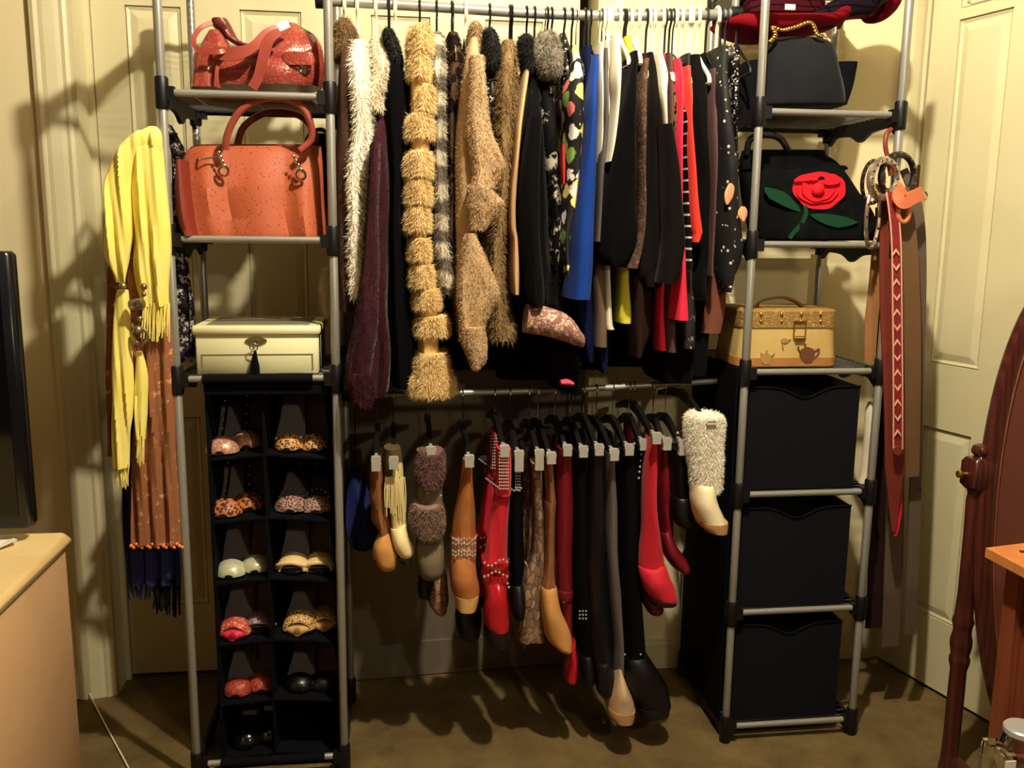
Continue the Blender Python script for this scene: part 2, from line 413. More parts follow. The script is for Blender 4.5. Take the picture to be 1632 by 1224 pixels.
# ------------------------------------------------------------------ shelf towers
YF = 2.2
ZS = [2.02, 1.692, 1.368, 1.040, .711, .379, .045]
def rail(x, y0, y1, z, depth, flip):
    """black side rail of a shelf with a wavy lower edge"""
    P = []; n = 24
    for k in range(n + 1):
        t = k / n; y = y0 + (y1 - y0) * t
        d = .022 + .020 * math.exp(-((t - .5) / .10) ** 2) + .024 * (max(0, 1 - t / .10) + max(0, 1 - (1 - t) / .10)) + .008 * math.sin(t * math.pi)
        P.append((x - .005, y, z - d * depth))
    P += [(x - .005, y1, z + .006), (x - .005, y0, z + .006)]
    return MB().slab(P, (.010, 0, 0))
def tower(label, x0, x1, yb, wrapped, yf=YF):
    t = thing('shelf_tower', label, 'shelf tower', ((x0 + x1) / 2, (yf + yb) / 2, 0))
    for x in (x0, x1):
        for y in (yf, yb):
            for i, z in enumerate(ZS):
                if wrapped and i in (4, 5): continue
                up = ZS[i - 1] if not (wrapped and i == 6) else ZS[3]
                if i: part('post', MB().lathe((x, y, z + .03), [(.0095, 0), (.0105, .003), (.0105, up - z - .063), (.0095, up - z - .06)], 12), 'steel', t)
                c = MB(); h0 = -.036 if i < 6 else -.045
                c.lathe((x, y, z), [(.0135, h0), (.0155, h0 + .004), (.0155, .030), (.0135, .034)], 12)
                sx = 1 if x == x0 else -1; sy = 1 if y == yf else -1
                c.box((min(x, x + sx * .028), y - .011, z - .018), (max(x, x + sx * .028), y + .011, z + .013))
                c.box((x - .008, min(y, y + sy * .03), z - .026), (x + .008, max(y, y + sy * .03), z + .012))
                part('connector', c, 'blackplastic', t)
    for i, z in enumerate(ZS):
        if wrapped and i in (4, 5): continue
        for y in (yf, yb):
            part('crossbar', MB().tube([(x0 + .022, y, z), (x1 - .022, y, z)], .0085, 10), 'steel' if y == yf else 'blackrail', t)
        for x in (x0, x1):
            part('side_rail', rail(x, yf + .016, yb - .016, z, 1.0, x == x1), 'blackrail', t)
        if not (wrapped and i > 3):
            g = MB()
            for k in range(15):
                y = yf + .018 + (yb - yf - .036) * k / 14; g.tube([(x0 + .004, y, z + .004), (x1 - .004, y, z + .004)], .0016, 5)
            for k in range(3):
                x = x0 + (x1 - x0) * (.15 + .35 * k); g.tube([(x, yf, z + .0015), (x, yb, z + .0015)], .0016, 5)
            part('wire_grid', g, 'wire', t, kind='stuff')
    return t
LX0, LX1, RX0, RX1 = -.513, -.143, .897, 1.268
tower('tall silver and black shelf tower holding handbags above a black shoe organizer', LX0, LX1, 2.54, True, 2.19)
tower('tall silver and black shelf tower with a rose bag, a vanity case and black bins', RX0, RX1, 2.60, False, 2.215)

# rods
def rodpath(pts): return [A(px, py, Y) for px, py, Y in pts]
R1 = rodpath([(512, 1, 2.37), (600, 6, 2.37), (720, 13, 2.37), (840, 21, 2.37), (960, 25, 2.37), (1080, 25, 2.37), (1172, 22, 2.38)])
t = thing('hanging_rod', 'upper steel hanging rod sagging under the coats and tops', 'rod', R1[3])
part('rod', MB().tube(R1, .0125, 12, 4), 'steel', t)
for e in (R1[0], R1[-1]):
    part('end_fitting', MB().tube([e + np.array([-.014, 0, 0]), e + np.array([.014, 0, 0])], .019, 12), 'blackplastic', t)
    part('end_bracket', MB().tube([e, e + np.array([0, 0, .11])], .010, 10), 'steel', t)
R2 = rodpath([(552, 631, 2.38), (700, 627, 2.38), (880, 622, 2.38), (1050, 613, 2.38), (1150, 607, 2.38)])
t = thing('hanging_rod', 'lower steel hanging rod with the boots clipped below it', 'rod', R2[2])
part('rod', MB().tube(R2, .0085, 10, 4), 'steel', t)
for e in (R2[0], R2[-1]): part('end_fitting', MB().tube([e + np.array([-.012, 0, 0]), e + np.array([.012, 0, 0])], .015, 10), 'blackplastic', t)
def rod_at(R, x):
    Q = cr(np.array(R), 6); return np.array([x, np.interp(x, Q[:, 0], Q[:, 1]), np.interp(x, Q[:, 0], Q[:, 2])])
# ------------------------------------------------------------------ shoe organizer with its cubbies
SO_Z = [1.031, .847, .686, .526, .362, .198, .048]
sx0, sx1, sxm = LX0 + .056, LX1 - .010, -.322
sy0, sy1 = 2.215, 2.52
t = thing('shoe_organizer', 'black fabric shoe organizer with two columns of cubbies hanging in the tower', 'shoe organizer', ((sx0 + sx1) / 2, 2.36, .03))
part('back_panel', MB().box((sx0, sy1 - .006, .03), (sx1, sy1, 1.035)), 'blackcloth', t)
for x in (sx0, sx1 - .006): part('side_panel', MB().box((x, sy0, .03), (x + .006, sy1 - .006, 1.035)), 'blackcloth', t)
part('divider', MB().box((sxm - .003, sy0 + .004, .05), (sxm + .003, sy1 - .006, 1.03)), 'blackcloth', t)
part('top_panel', MB().box((sx0, sy0, 1.031), (sx1, sy1, 1.036)), 'blackcloth', t)
part('top_flap', MB().tube([(LX0 + .06, 2.187, 1.040), (LX1 - .055, 2.187, 1.040)], .0125, 12).box((LX0 + .06, 2.190, 1.002), (LX1 - .02, 2.196, 1.040)), 'blackcloth', t)
def cub_z(row, x):                      # shelf height in a cubby, sagging to the outer side
    d = abs(x - sxm) / .16; return SO_Z[row] - .013 * d
for r in range(1, 7):
    for (a, b) in ((sx0 + .006, sxm - .003), (sxm + .003, sx1 - .006)):
        m = MB(); n = 5; th = .005
        P = [(a + (b - a) * k / n) for k in range(n + 1)]
        pts = [(x, sy0 + .004, cub_z(r, x) + .002 * math.sin(9 * k)) for k, x in enumerate(P)] + [(x, sy0 + .004, cub_z(r, x) - th) for x in P[::-1]]
        m.slab(pts, (0, sy1 - sy0 - .012, 0)); part('cubby_shelf', m, 'blackcloth', t)
part('bottom_flap', MB().tube([(LX0 + .06, 2.187, .045), (LX1 - .05, 2.187, .045)], .012, 12), 'blackcloth', t)

# shoe materials
mat('insole', (124, 114, 112), .6)
mat('shoeblack', (9, 8, 10), .35, coat=.2)
mat('patent', (12, 11, 13), .15, coat=.6)
mat('glitterpink', (190, 130, 105), .35, .35, tex='glitter', c2=(225, 170, 140), c3=(255, 240, 225), scale=420, bump=.4)
mat('leo1', (215, 160, 95), .5, tex='leopard', c2=(120, 70, 35), c3=(40, 22, 14), scale=150)
mat('leo2', (185, 110, 70), .45, tex='leopard', c2=(95, 45, 28), c3=(30, 15, 10), scale=120)
mat('leo3', (200, 125, 55), .45, tex='leopard', c2=(110, 60, 25), c3=(35, 20, 10), scale=105)
mat('leo4', (165, 125, 110), .5, tex='leopard', c2=(70, 45, 38), c3=(35, 22, 20), scale=190)
mat('pearl', (206, 206, 176), .3, .2, tex='noise', c2=(190, 188, 158), scale=80, coat=.3)
mat('cream', (226, 196, 138), .35, coat=.3)
mat('redglitter', (200, 70, 60), .4, .2, tex='glitter', c2=(220, 120, 80), c3=(255, 220, 190), scale=350, bump=.3)
mat('pinksole', (232, 50, 84), .4)
mat('silverpink', (190, 150, 160), .25, .6, tex='glitter', c2=(210, 180, 190), c3=(255, 250, 255), scale=350, bump=.3)
mat('leoslide', (225, 180, 115), .5, tex='leopard', c2=(130, 85, 40), c3=(50, 30, 16), scale=260)
mat('redsnake', (190, 90, 66), .4, tex='snake', c2=(160, 60, 45), c3=(90, 35, 28), scale=120, bump=.4)
mat('tansole', (205, 160, 100), .5)

def shoe(label, group, px, row, yf, tip, toe, upper, style, hh=.085, w=.083, L=.215, vm=None, yaw=0.0, insole='insole'):
    x0 = A(px, 700, yf)[0]; z0 = cub_z(row, x0) + .002
    t = thing('shoe', label, 'shoe', (x0, yf, z0), group)
    cy, sy = math.cos(yaw), math.sin(yaw)
    def Wd(P):
        P = np.asarray(P, float).reshape(-1, 3); return np.stack([x0 + P[:, 0] * cy - P[:, 1] * sy, yf + P[:, 0] * sy + P[:, 1] * cy, z0 + P[:, 2]], 1)
    def wid(u): return w * np.interp(u, [0, .03, .1, .25, .42, .6, .85, .96, 1], [.30, tip * .72, tip, 1, .90, .74, .74, .55, .2])
    def zs(u):
        q = np.clip((u - .22) / .62, 0, 1); return hh * (q * q * (3 - 2 * q))
    U = np.linspace(0, 1, 18); t0 = np.linspace(0, 2 * math.pi, 12, endpoint=False)
    pl = .012 if style in ('pump', 'strap', 'peep', 'boot') else .024
    R = [Wd(np.stack([wid(u) / 2 * np.cos(t0), np.full(12, u * L), zs(u) + pl * np.where(u < .45, 1, .6) * .5 * (1 + np.sin(t0))], 1)) for u in U]
    mb = MB(); mb.rings(np.array(R)); part('sole', mb, {'slide': 'tansole', 'pinkpeep': 'pinksole'}.get(style, upper), t)
    R = [Wd([(s * wid(u) * .47, u * L, zs(u) + pl * (1 if u < .45 else .8) + .001 + e) for s, e in ((-1, 0), (1, 0), (1, .002), (-1, .002))]) for u in np.linspace(.06, .97, 14)]
    part('insole', MB().rings(np.array(R)), insole, t)
    # vamp: a shell over the toes
    a0, a1 = {'pump': (0, .19), 'strap': (0, .18), 'peep': (.05, .22), 'slide': (.05, .24), 'pinkpeep': (.05, .20), 'boot': (0, .42)}[style]
    ang = np.linspace(0, math.pi, 13); R = []
    uu = np.linspace(a0, a1, 9)
    hg = lambda u: np.interp(u, [0, .03, .10, .25, .45], [.012, .024, .034, .042, .062]) * (vm or 1)
    for u in uu:
        ww = wid(u) * 1.06 / 2; hh_ = hg(u)
        out = np.stack([ww * np.cos(ang), np.full(13, u * L), zs(u) + pl * .4 + hh_ * np.sin(ang)], 1)
        inn = np.stack([(ww - .004) * np.cos(ang[::-1]), np.full(13, u * L), zs(u) + pl * .4 + (hh_ - .004) * np.sin(ang[::-1])], 1)
        R.append(Wd(np.concatenate([out, inn])))
    mb = MB(); mb.rings(np.array(R), False, False)
    n = 26
    for i in (0, len(uu) - 1): mb.F += [tuple(i * n + k for k in (j, j + 1, n - 2 - j, n - 1 - j)) for j in range(12)]
    part('vamp', mb, toe, t)
    if style == 'peep':                                     # crossed band leaving an opening at the toe
        m = MB(); 
        for s in (-1,):
            P = Wd([(s * w * .50, .12 * L, .012), (s * w * .40, .05 * L, .024), (0, .02 * L, .030), (-s * w * .3, .05 * L, .022), (-s * w * .5, .12 * L, .012)]); m.tube(P, .0045, 6, 4)
        part('toe_band', m, toe, t)
    # heel
    m = MB()
    if hh > .03:
        hb = zs(.9); R = []
        for f, (rx, ry, yy) in zip((0, .25, .6, 1), ((.006, .006, .95), (.006, .006, .945), (.010, .010, .93), (.022, .022, .90)) if style != 'boot' else ((.022, .022, .9), (.022, .022, .9), (.023, .023, .9), (.025, .025, .88))):
            R.append(Wd(np.stack([rx * np.cos(t0), yy * L + ry * np.sin(t0), np.full(12, hb * f + .001)], 1)))
        m.rings(np.array(R)); part('heel', m, upper, t)
    if style in ('pump', 'strap', 'peep', 'boot'):           # heel counter
        R = []; up = .034 if style != 'boot' else .10
        for q in np.linspace(-1, 1, 15):
            u = 1 - .45 * abs(q) ** 1.4; s = np.sign(q); ww = wid(min(u, .99)) * .52 if abs(q) > .12 else wid(.97) * .5 * abs(q) / .12
            z = zs(u); h = up * (1 - .35 * abs(q))
            R.append(Wd([(s * ww, u * L, z), (s * ww, u * L + .003, z + h), (s * (ww - .003), u * L, z + h), (s * max(ww - .003, 0), u * L - .003, z)]))
        part('counter', MB().rings(np.array(R)), upper, t)
    if style == 'strap':
        za = zs(.75) + .075
        m = MB(); m.tube(Wd([(0, .17 * L, .038), (0, .30 * L, .062), (0, .45 * L, .10), (0, .56 * L, za)]), .0035, 6, 3)
        part('t_strap', m, upper, t)
        a = np.linspace(0, 2 * math.pi, 17); m = MB(); m.tube(Wd(np.stack([.031 * np.cos(a), .75 * L + .036 * np.sin(a), np.full(17, za)], 1)), .0035, 6)
        part('ankle_strap', m, upper, t)
        m = MB()
        for k in range(7):
            u = k / 6; m.ball(Wd([(0, (.17 + .38 * u) * L - .005, .040 + (za - .04) * u)])[0], .0026, 6, 3)
        for sx in (-.02, .022): m.ball(Wd([(sx, .62 * L, za)])[0], .003, 6, 3)
        part('rhinestones', m, 'chrome', t, kind='stuff')
    if style == 'boot':
        m = MB(); R = []
        for f in np.linspace(0, 1, 5):
            R.append(Wd(np.stack([(.030 + .006 * f) * np.cos(t0), .70 * L + (.042) * np.sin(t0) - .02 * (1 - f), np.full(12, hh * .7 + .02 + .10 * f * (.16 / .16))], 1)))
        part('shaft', m.rings(np.array(R)), upper, t)
        part('buckle', MB().box(tuple(Wd([(-.012, .33 * L, .066)])[0] - .004), tuple(Wd([(.014, .33 * L, .066)])[0] + .008)), 'chrome', t)
    return t
rows = [
 # row, px pair, yf pair, style, tip, toe, upper, hh, group, label
 (1, (348, 391), (2.235, 2.275), 'strap', .92, 'glitterpink', 'shoeblack', .095, 'glitter strap heels', ('glittery pink-beige open-toe heel with jewelled T-strap, left of the top left cubby', 'glittery pink-beige T-strap heel set further back, right of the top left cubby')),
 (1, (456, 499), (2.240, 2.255), 'pump', .72, 'leo1', 'shoeblack', .115, 'leopard toe pumps', ('tall pump with pale leopard toe, left of the top right cubby', 'tall pump with pale leopard toe, right of the top right cubby')),
 (2, (349, 392), (2.235, 2.270), 'strap', .88, 'leo2', 'shoeblack', .095, 'animal print strap heels', ('reddish animal-print toe T-strap heel in second left cubby, left shoe', 'golden animal-print toe heel with rhinestones in second left cubby, right shoe')),
 (2, (457, 500), (2.245, 2.250), 'pump', .95, 'leo4', 'shoeblack', .05, 'studded leopard shoes', ('round grey-brown leopard toe shoe with studs in second right cubby, left shoe', 'round grey-brown leopard toe shoe with studs in second right cubby, right shoe')),
 (3, (354, 398), (2.235, 2.250), 'pump', .85, 'pearl', 'shoeblack', .10, 'pearl toe pumps', ('black pump with pearly silver toe in third left cubby, left shoe', 'black pump with pearly silver toe in third left cubby, right shoe')),
 (3, (457, 503), (2.240, 2.250), 'peep', .92, 'cream', 'shoeblack', .10, 'cream peep toe heels', ('black heel with crossed cream toe bands in third right cubby, left shoe', 'black heel with crossed cream toe bands in third right cubby, right shoe')),
 (4, (356, 400), (2.230, 2.255), 'pinkpeep', .92, 'redglitter', 'shoeblack', .09, 'sparkling peep toe sandals', ('red sparkling sandal with hot pink sole in fourth left cubby', 'silvery pink sparkling peep-toe sandal in fourth left cubby')),
 (4, (464, 509), (2.235, 2.265), 'slide', .95, 'leoslide', 'shoeblack', .06, 'leopard open toe sandals', ('tan leopard open-toe wedge in fourth right cubby, front shoe', 'tan leopard open-toe wedge in fourth right cubby, set further back')),
 (5, (357, 401), (2.240, 2.250), 'pump', .80, 'redsnake', 'shoeblack', .08, 'red snake shoes', ('red-brown snakeskin toe shoe in fifth left cubby, left shoe', 'red-brown snakeskin toe shoe in fifth left cubby, right shoe')),
 (5, (462, 505), (2.245, 2.255), 'pump', .90, 'shoeblack', 'shoeblack', .06, 'plain black shoes', ('plain black shoe in the dark fifth right cubby, left shoe', 'plain black shoe in the dark fifth right cubby, right shoe')),
 (6, (368, 411), (2.245, 2.255), 'boot', .85, 'patent', 'patent', .06, 'black buckled ankle boots', ('glossy black buckled ankle boot at the bottom of the organizer, left shoe', 'glossy black buckled ankle boot at the bottom of the organizer, right shoe')),
]
for row, pxs, yfs, st, tip, toe, up, hh, grp, labs in rows:
    for k in (0, 1):
        tm = toe
        if toe == 'leo2' and k: tm = 'leo3'
        if toe == 'redglitter' and k: tm = 'silverpink'
        stl = 'peep' if (st == 'pinkpeep' and k) else st
        s = shoe(labs[k], grp, pxs[k], row, yfs[k], tip, tm, up, stl, hh, vm=1.0 if st != 'pump' else .9, yaw=(.06 if k else -.05))
        if toe == 'leo4':
            m = MB(); o = np.array(s.location)
            for q in range(9): 
                an = math.pi * (q + .5) / 9; m.ball(o + np.array([.034 * math.cos(an), .045, .012 + .044 * math.sin(an)]), .0028, 6, 3)
            part('studs', m, 'chrome', s, kind='stuff')
# ------------------------------------------------------------------ cloth materials
mat('suedebrown', (88, 62, 48), .9, tex='noise', c2=(76, 52, 40), scale=14, bump=.2, bscale=200, sheen=.3)
mat('furtaupe', (146, 118, 84), .9, tex='noise', c2=(110, 84, 56), scale=30)
mat('furwhite', (246, 240, 226), .8, tex='noise', c2=(240, 230, 210), scale=18)
mat('furcream', (236, 224, 200), .8, tex='noise', c2=(220, 204, 174), scale=20)
mat('purpleplush', (62, 25, 34), .85, tex='noise', c2=(44, 16, 24), scale=9, bump=.5, bscale=70, sheen=.6)
mat('blackwool', (7, 6, 9), .95, bump=.2, bscale=300, sheen=.1)
mat('blackwool2', (10, 9, 10), .9, bump=.2, bscale=300, sheen=.1)
mat('charcoal', (18, 14, 13), .9, bump=.2, bscale=300, sheen=.15)
mat('blackfur', (10, 8, 8), .7, tex='noise', c2=(20, 15, 14), scale=30)
mat('furtan', (226, 190, 130), .85, tex='noise', c2=(238, 208, 152), scale=22)
mat('suedetan', (220, 180, 118), .9, bump=.15, bscale=200)
mat('furgrey', (108, 98, 88), .85, tex='bands', c2=(196, 186, 166), scale=4.4)
mat('furdark', (70, 52, 40), .8, tex='leopard', c2=(30, 20, 16), c3=(22, 14, 12), scale=26)
mat('shearling', (194, 164, 126), .92, tex='noise', c2=(178, 146, 108), scale=10, bump=.35, bscale=90, sheen=.5)
mat('shearfur', (180, 150, 112), .92, tex='noise', c2=(150, 122, 88), scale=16)
mat('furfox', (158, 130, 90), .85, tex='noise', c2=(104, 80, 54), scale=16, stretch=(1, 1, .4))
mat('camel', (200, 156, 112), .85, bump=.15, bscale=220, sheen=.3)
mat('snakecuff', (222, 190, 170), .6, tex='snake', c2=(150, 100, 86), c3=(66, 38, 34), scale=110, bump=.2)
mat('inkprint', (14, 12, 14), .75, tex='fleck', c2=(190, 180, 165), scale=16, width=.56)
mat('furashy', (170, 160, 142), .85, tex='noise', c2=(120, 110, 98), scale=24)
mat('sequin', (16, 14, 18), .25, .3, tex='glitter', c2=(40, 36, 40), c3=(230, 225, 215), scale=210, bump=.4)
mat('redlining', (186, 40, 36), .7)
mat('floral', (12, 11, 12), .7, tex='floral', scale=25, width=.70)
mat('royalblue', (26, 58, 138), .85, bump=.1, bscale=200, sheen=.2)
mat('navy', (16, 20, 52), .85, bump=.1, bscale=200)
mat('whitecloth', (238, 228, 206), .8, bump=.08, bscale=120)
mat('greycloth', (84, 78, 76), .85, bump=.1, bscale=200)
mat('taupecloth', (104, 86, 74), .85, bump=.1, bscale=200)
mat('yellowcloth', (216, 206, 70), .75)
mat('lacebrown', (106, 82, 68), .85, tex='snake', c2=(82, 60, 50), c3=(52, 36, 32), scale=95, bump=.3)
mat('camoleo', (120, 108, 74), .8, tex='leopard', c2=(70, 52, 34), c3=(28, 22, 16), scale=60)
mat('hotpink', (226, 30, 66), .7, sheen=.2)
mat('coral', (236, 66, 54), .75, sheen=.2)
mat('ladder', (16, 14, 16), .8, tex='dash', c2=(190, 184, 175), scale=36)
mat('mauvebrown', (86, 62, 60), .85)
mat('spotprint', (10, 9, 12), .7, tex='dots', c2=(215, 205, 195), scale=48, width=.30)
mat('peach', (214, 150, 112), .7)
mat('darkbrown', (44, 28, 24), .85)
mat('rustbrown', (110, 66, 50), .85)
mat('darklace', (20, 14, 18), .6, tex='fleck', c2=(150, 130, 130), scale=40, width=.60)
mat('feather', (8, 7, 8), .8, tex='noise', c2=(20, 17, 16), scale=40)
mat('rosepink', (214, 66, 96), .7)

ROD_Y = 2.37
def hanger(x, ztop, kind, label, group):
    p = rod_at(R1, x); zr, yr = p[2], p[1]; t = thing('coat_hanger', label, 'hanger', (x, yr, ztop - .06), group)
    mt = {'w': 'white_plastic', 'k': 'blackplastic', 'm': 'chrome'}[kind]; r = {'w': .0048, 'k': .0030, 'm': .0019}[kind]
    a = np.linspace(-.5, math.pi, 9); rr = .0125 + r
    hk = [(x, yr + rr * math.cos(q), zr + rr * math.sin(q)) for q in a] + [(x, yr - rr, zr - .02), (x, yr - rr * .2, zr - .035), (x, yr, max(ztop - .002, zr - .16))]
    part('hook', MB().tube(hk, r, 6, 2), mt, t)
    m = MB(); m.tube([(x, yr - .112, ztop - .088), (x, yr - .105, ztop - .070), (x, yr - .05, ztop - .034), (x, yr, ztop - .004), (x, yr + .05, ztop - .034), (x, yr + .105, ztop - .070), (x, yr + .112, ztop - .088)], r * 1.15, 6, 2)
    part('shoulder_arms', m, mt, t)
    part('trouser_bar', MB().tube([(x, yr - .110, ztop - .089), (x, yr + .110, ztop - .089)], r * .9, 6), mt, t)
    return t
def slab_rows(rows, yf, depth, n=30, sub=5, p=3.2, fold=.006, lam=.06, seed=0, drop=.11):
    """a garment hanging from the rod, seen end-on; its shoulders fall from the hanger towards the room"""
    ztop = A((rows[0][1] + rows[0][2]) / 2, rows[0][0], ROD_Y)[2]
    Ys, Ds = [], []
    yc = yf + depth / 2
    for (y, a, b) in rows:
        z = A((a + b) / 2, y, yf + .05)[2]; g = min(1.0, .16 + .84 * max(0, (ztop - z)) / drop) ** .7
        Ys.append(yc - depth / 2 * g); Ds.append(depth * g)
    return sl([(y, a, b) for y, a, b in rows], Ys, Ds, n, sub, p, fold, lam, True, seed, front=True), ztop
GN = [0]
def garment(name, short, label, cat, m, rows, yf=2.2, depth=.34, hang='m', p=3.2, fold=.006, lam=.06, parts=(), furs=None, hx=None, bodyname='body'):
    GN[0] += 1
    mb, zt = slab_rows(rows, yf, depth, p=p, fold=fold, lam=lam, seed=GN[0])
    b = base_of(mb); xt = A((rows[0][1] + rows[0][2]) / 2, rows[0][0], ROD_Y)[0] if hx is None else A(hx, rows[0][0], ROD_Y)[0]
    t = thing(name, label, cat, b, 'clothes on the upper rod')
    bo = part(bodyname, mb, m, t)
    if furs:
        cnt, ln, mt = furs[:3]; part('fur', fur(mb, cnt, ln, furs[3] if len(furs) > 3 else .0016, .5, GN[0]), mt, t, kind='stuff')
    if m in ('shearling', 'purpleplush'): part('plush_pile', fur(mb, 2600, .009, .0016, .5, GN[0]), m, t, kind='stuff')
    for q in parts:
        pn, pm, secs, Y, d = q[:5]; kw = dict(q[5]) if len(q) > 5 else {}
        fu = kw.pop('fur', None); kw.setdefault('fold', .004); kw.setdefault('lam', .05); kw.setdefault('roundcap', 0)
        mm = sl(secs, Y, d, seed=GN[0] + 3, **kw); o = part(pn, mm, pm, t)
        if fu: part('fur', fur(mm, fu[0], fu[1], fu[3] if len(fu) > 3 else .0016, .5, GN[0] + 5), fu[2], o, kind='stuff')
        elif pm in ('shearling', 'purpleplush'): part('plush_pile', fur(mm, 1500, .009, .0016, .5, GN[0] + 6), pm, o, kind='stuff')
    if hang:
        kind = {'w': 'white plastic', 'k': 'black', 'm': 'thin metal'}[hang]
        hanger(xt, zt, hang, kind + ' hanger on the upper rod holding the ' + short, 'hangers on the upper rod')
    return t

garment('suede_coat', 'long brown suede coat', 'long brown suede coat with taupe fur collar, leftmost on the upper rod', 'coat', 'suedebrown',
    [(58, 546, 555), (100, 538, 561), (200, 534, 563), (300, 531, 558), (400, 532, 557), (440, 534, 560), (497, 538, 567)], 2.2, .32, 'w',
    parts=[('fur_collar', 'furtaupe', [(40, 540, 556), (50, 532, 564), (66, 530, 568), (82, 533, 560)], 2.30, .10, dict(fur=(2600, .020, 'furtaupe'), roundcap=2, p=2)),
           ('fringe_trim', 'furcream', [(425, 522, 530), (450, 516, 530), (480, 520, 531), (500, 526, 532)], 2.34, .05, dict(fur=(900, .03, 'furcream'), p=2))])
garment('fur_vest', 'white fur vest', 'long shaggy white fur vest beside the brown suede coat', 'vest', 'furwhite',
    [(62, 560, 581), (85, 556, 584), (130, 559, 587), (210, 562, 587), (295, 553, 586), (345, 556, 584), (400, 553, 584), (460, 556, 581), (474, 565, 577)], 2.17, .34, 'w', furs=(9000, .026, 'furwhite', .0019))
garment('fur_jacket', 'cream fur jacket', 'short cream fur jacket hanging between the white vest and the purple coat', 'jacket', 'furcream',
    [(57, 590, 609), (80, 593, 616), (108, 594, 617), (147, 588, 607), (172, 593, 605)], 2.20, .30, 'w', furs=(4200, .022, 'furcream', .0019))
garment('plush_coat', 'burgundy plush coat', 'long dark burgundy plush coat flaring out above the lower rod', 'coat', 'purpleplush',
    [(150, 603, 616), (230, 594, 620), (330, 588, 621), (400, 584, 620), (470, 578, 622), (560, 570, 622), (620, 568, 621), (634, 575, 614)], 2.20, .34, 'k', fold=.010, hx=622,
    parts=[('sleeve', 'purpleplush', [(230, 590, 606), (340, 586, 605), (430, 576, 604), (510, 562, 600), (570, 554, 596), (622, 556, 592), (640, 564, 590)], 2.17, .12, dict(fold=.008, roundcap=1)),
           ('cuff', 'purpleplush', [(592, 562, 586), (606, 556, 590), (630, 560, 594), (642, 568, 592)], 2.15, .10, dict(fold=.006, roundcap=1, p=2))])
garment('wool_coat', 'long black wool coat', 'long black coat with dark fur shoulders left of the tiered tan fur', 'coat', 'blackwool',
    [(52, 613, 628), (98, 617, 640), (140, 612, 655), (230, 618, 652), (330, 618, 646), (400, 618, 652), (460, 620, 656), (560, 621, 658), (622, 626, 662)], 2.21, .36, 'w', hx=630,
    parts=[('fur_collar', 'blackfur', [(54, 612, 626), (75, 613, 634), (100, 618, 640)], 2.28, .10, dict(fur=(1400, .016, 'blackfur'), roundcap=2, p=2))])
# tiered fur
tiers = [(66, 651, 688, 18), (108, 650, 684, 18), (160, 660, 693, 18), (203, 645, 692, 17), (262, 643, 690, 18), (306, 645, 687, 16), (348, 645, 685, 16), (395, 652, 684, 15), (437, 653, 690, 15), (473, 659, 700, 13), (515, 661, 714, 13), (574, 661, 713, 14), (606, 650, 724, 16)]
TP = []
for k, (y, a, b, h) in enumerate(tiers):
    c = (a + b) / 2
    TP.append(('fur_tier', 'furtan', [(y - h * 1.1, c + (a - c) * .74, c + (b - c) * .74), (y - h * .4, c + (a - c) * .90, c + (b - c) * .90), (y + h * .5, a + 1, b - 1), (y + h * 1.15, c + (a - c) * .92, c + (b - c) * .92)], 2.25, .15,
               dict(fur=(1500, .022, 'furtan', .0017), p=2.2, fold=.003, sub=3)))
garment('tiered_fur_coat', 'tiered tan fur coat', 'tan coat of stacked fur tiers ending in a flared furry hem', 'coat', 'suedetan',
    [(54, 658, 680), (110, 652, 683), (200, 652, 688), (300, 649, 684), (400, 654, 684), (480, 661, 699), (550, 665, 702), (618, 664, 714)], 2.19, .30, 'k', fold=.003, parts=TP)
garment('striped_fur_vest', 'grey banded fur vest', 'grey and cream banded fur vest right of the tiered tan coat', 'vest', 'furgrey',
    [(50, 686, 706), (100, 687, 711), (165, 694, 712), (230, 693, 713), (280, 692, 716), (330, 695, 718), (400, 696, 725), (447, 697, 727), (470, 706, 724)], 2.22, .34, 'm', furs=(7000, .022, 'furgrey', .0018))
garment('leopard_fur_jacket', 'dark spotted fur jacket', 'dark spotted fur jacket half hidden behind the beige shearling coat', 'jacket', 'furdark',
    [(50, 714, 731), (85, 716, 739), (130, 714, 735), (200, 711, 731), (270, 713, 727), (400, 713, 728)], 2.24, .32, 'm', furs=(4000, .016, 'furdark', .0017))
garment('shearling_coat', 'beige shearling coat', 'beige shearling coat with turned lapels and one long drooping front edge', 'coat', 'shearling',
    [(58, 749, 765), (85, 744, 768), (130, 738, 768), (196, 732, 768), (262, 726, 768), (330, 727, 766), (400, 730, 764), (460, 731, 762), (510, 732, 762), (540, 734, 760)], 2.17, .36, 'w', fold=.006, hx=742,
    parts=[('fur_collar', 'shearfur', [(44, 750, 764), (58, 746, 769), (80, 745, 769)], 2.30, .08, dict(fur=(1500, .015, 'shearfur'), roundcap=2, p=2)),
           ('lapel', 'shearling', [(90, 748, 770), (130, 748, 771), (196, 746, 781), (235, 748, 793), (262, 752, 805), (276, 754, 799), (300, 750, 790)], 2.15, .05, dict(fold=.007, p=2.6)),
           ('lapel', 'shearling', [(296, 746, 776), (318, 744, 797), (328, 744, 797), (345, 748, 784), (366, 750, 768)], 2.145, .05, dict(fold=.006, p=2.4)),
           ('front_panel', 'shearling', [(372, 742, 756), (400, 736, 768), (440, 732, 786), (462, 731, 795), (480, 731, 792), (512, 732, 774), (544, 733, 768)], 2.14, .06, dict(fold=.005, p=2.4)),
           ('sleeve_end', 'shearling', [(520, 738, 770), (545, 736, 773), (570, 746, 772), (582, 752, 764)], 2.13, .09, dict(fold=.004, roundcap=1))])
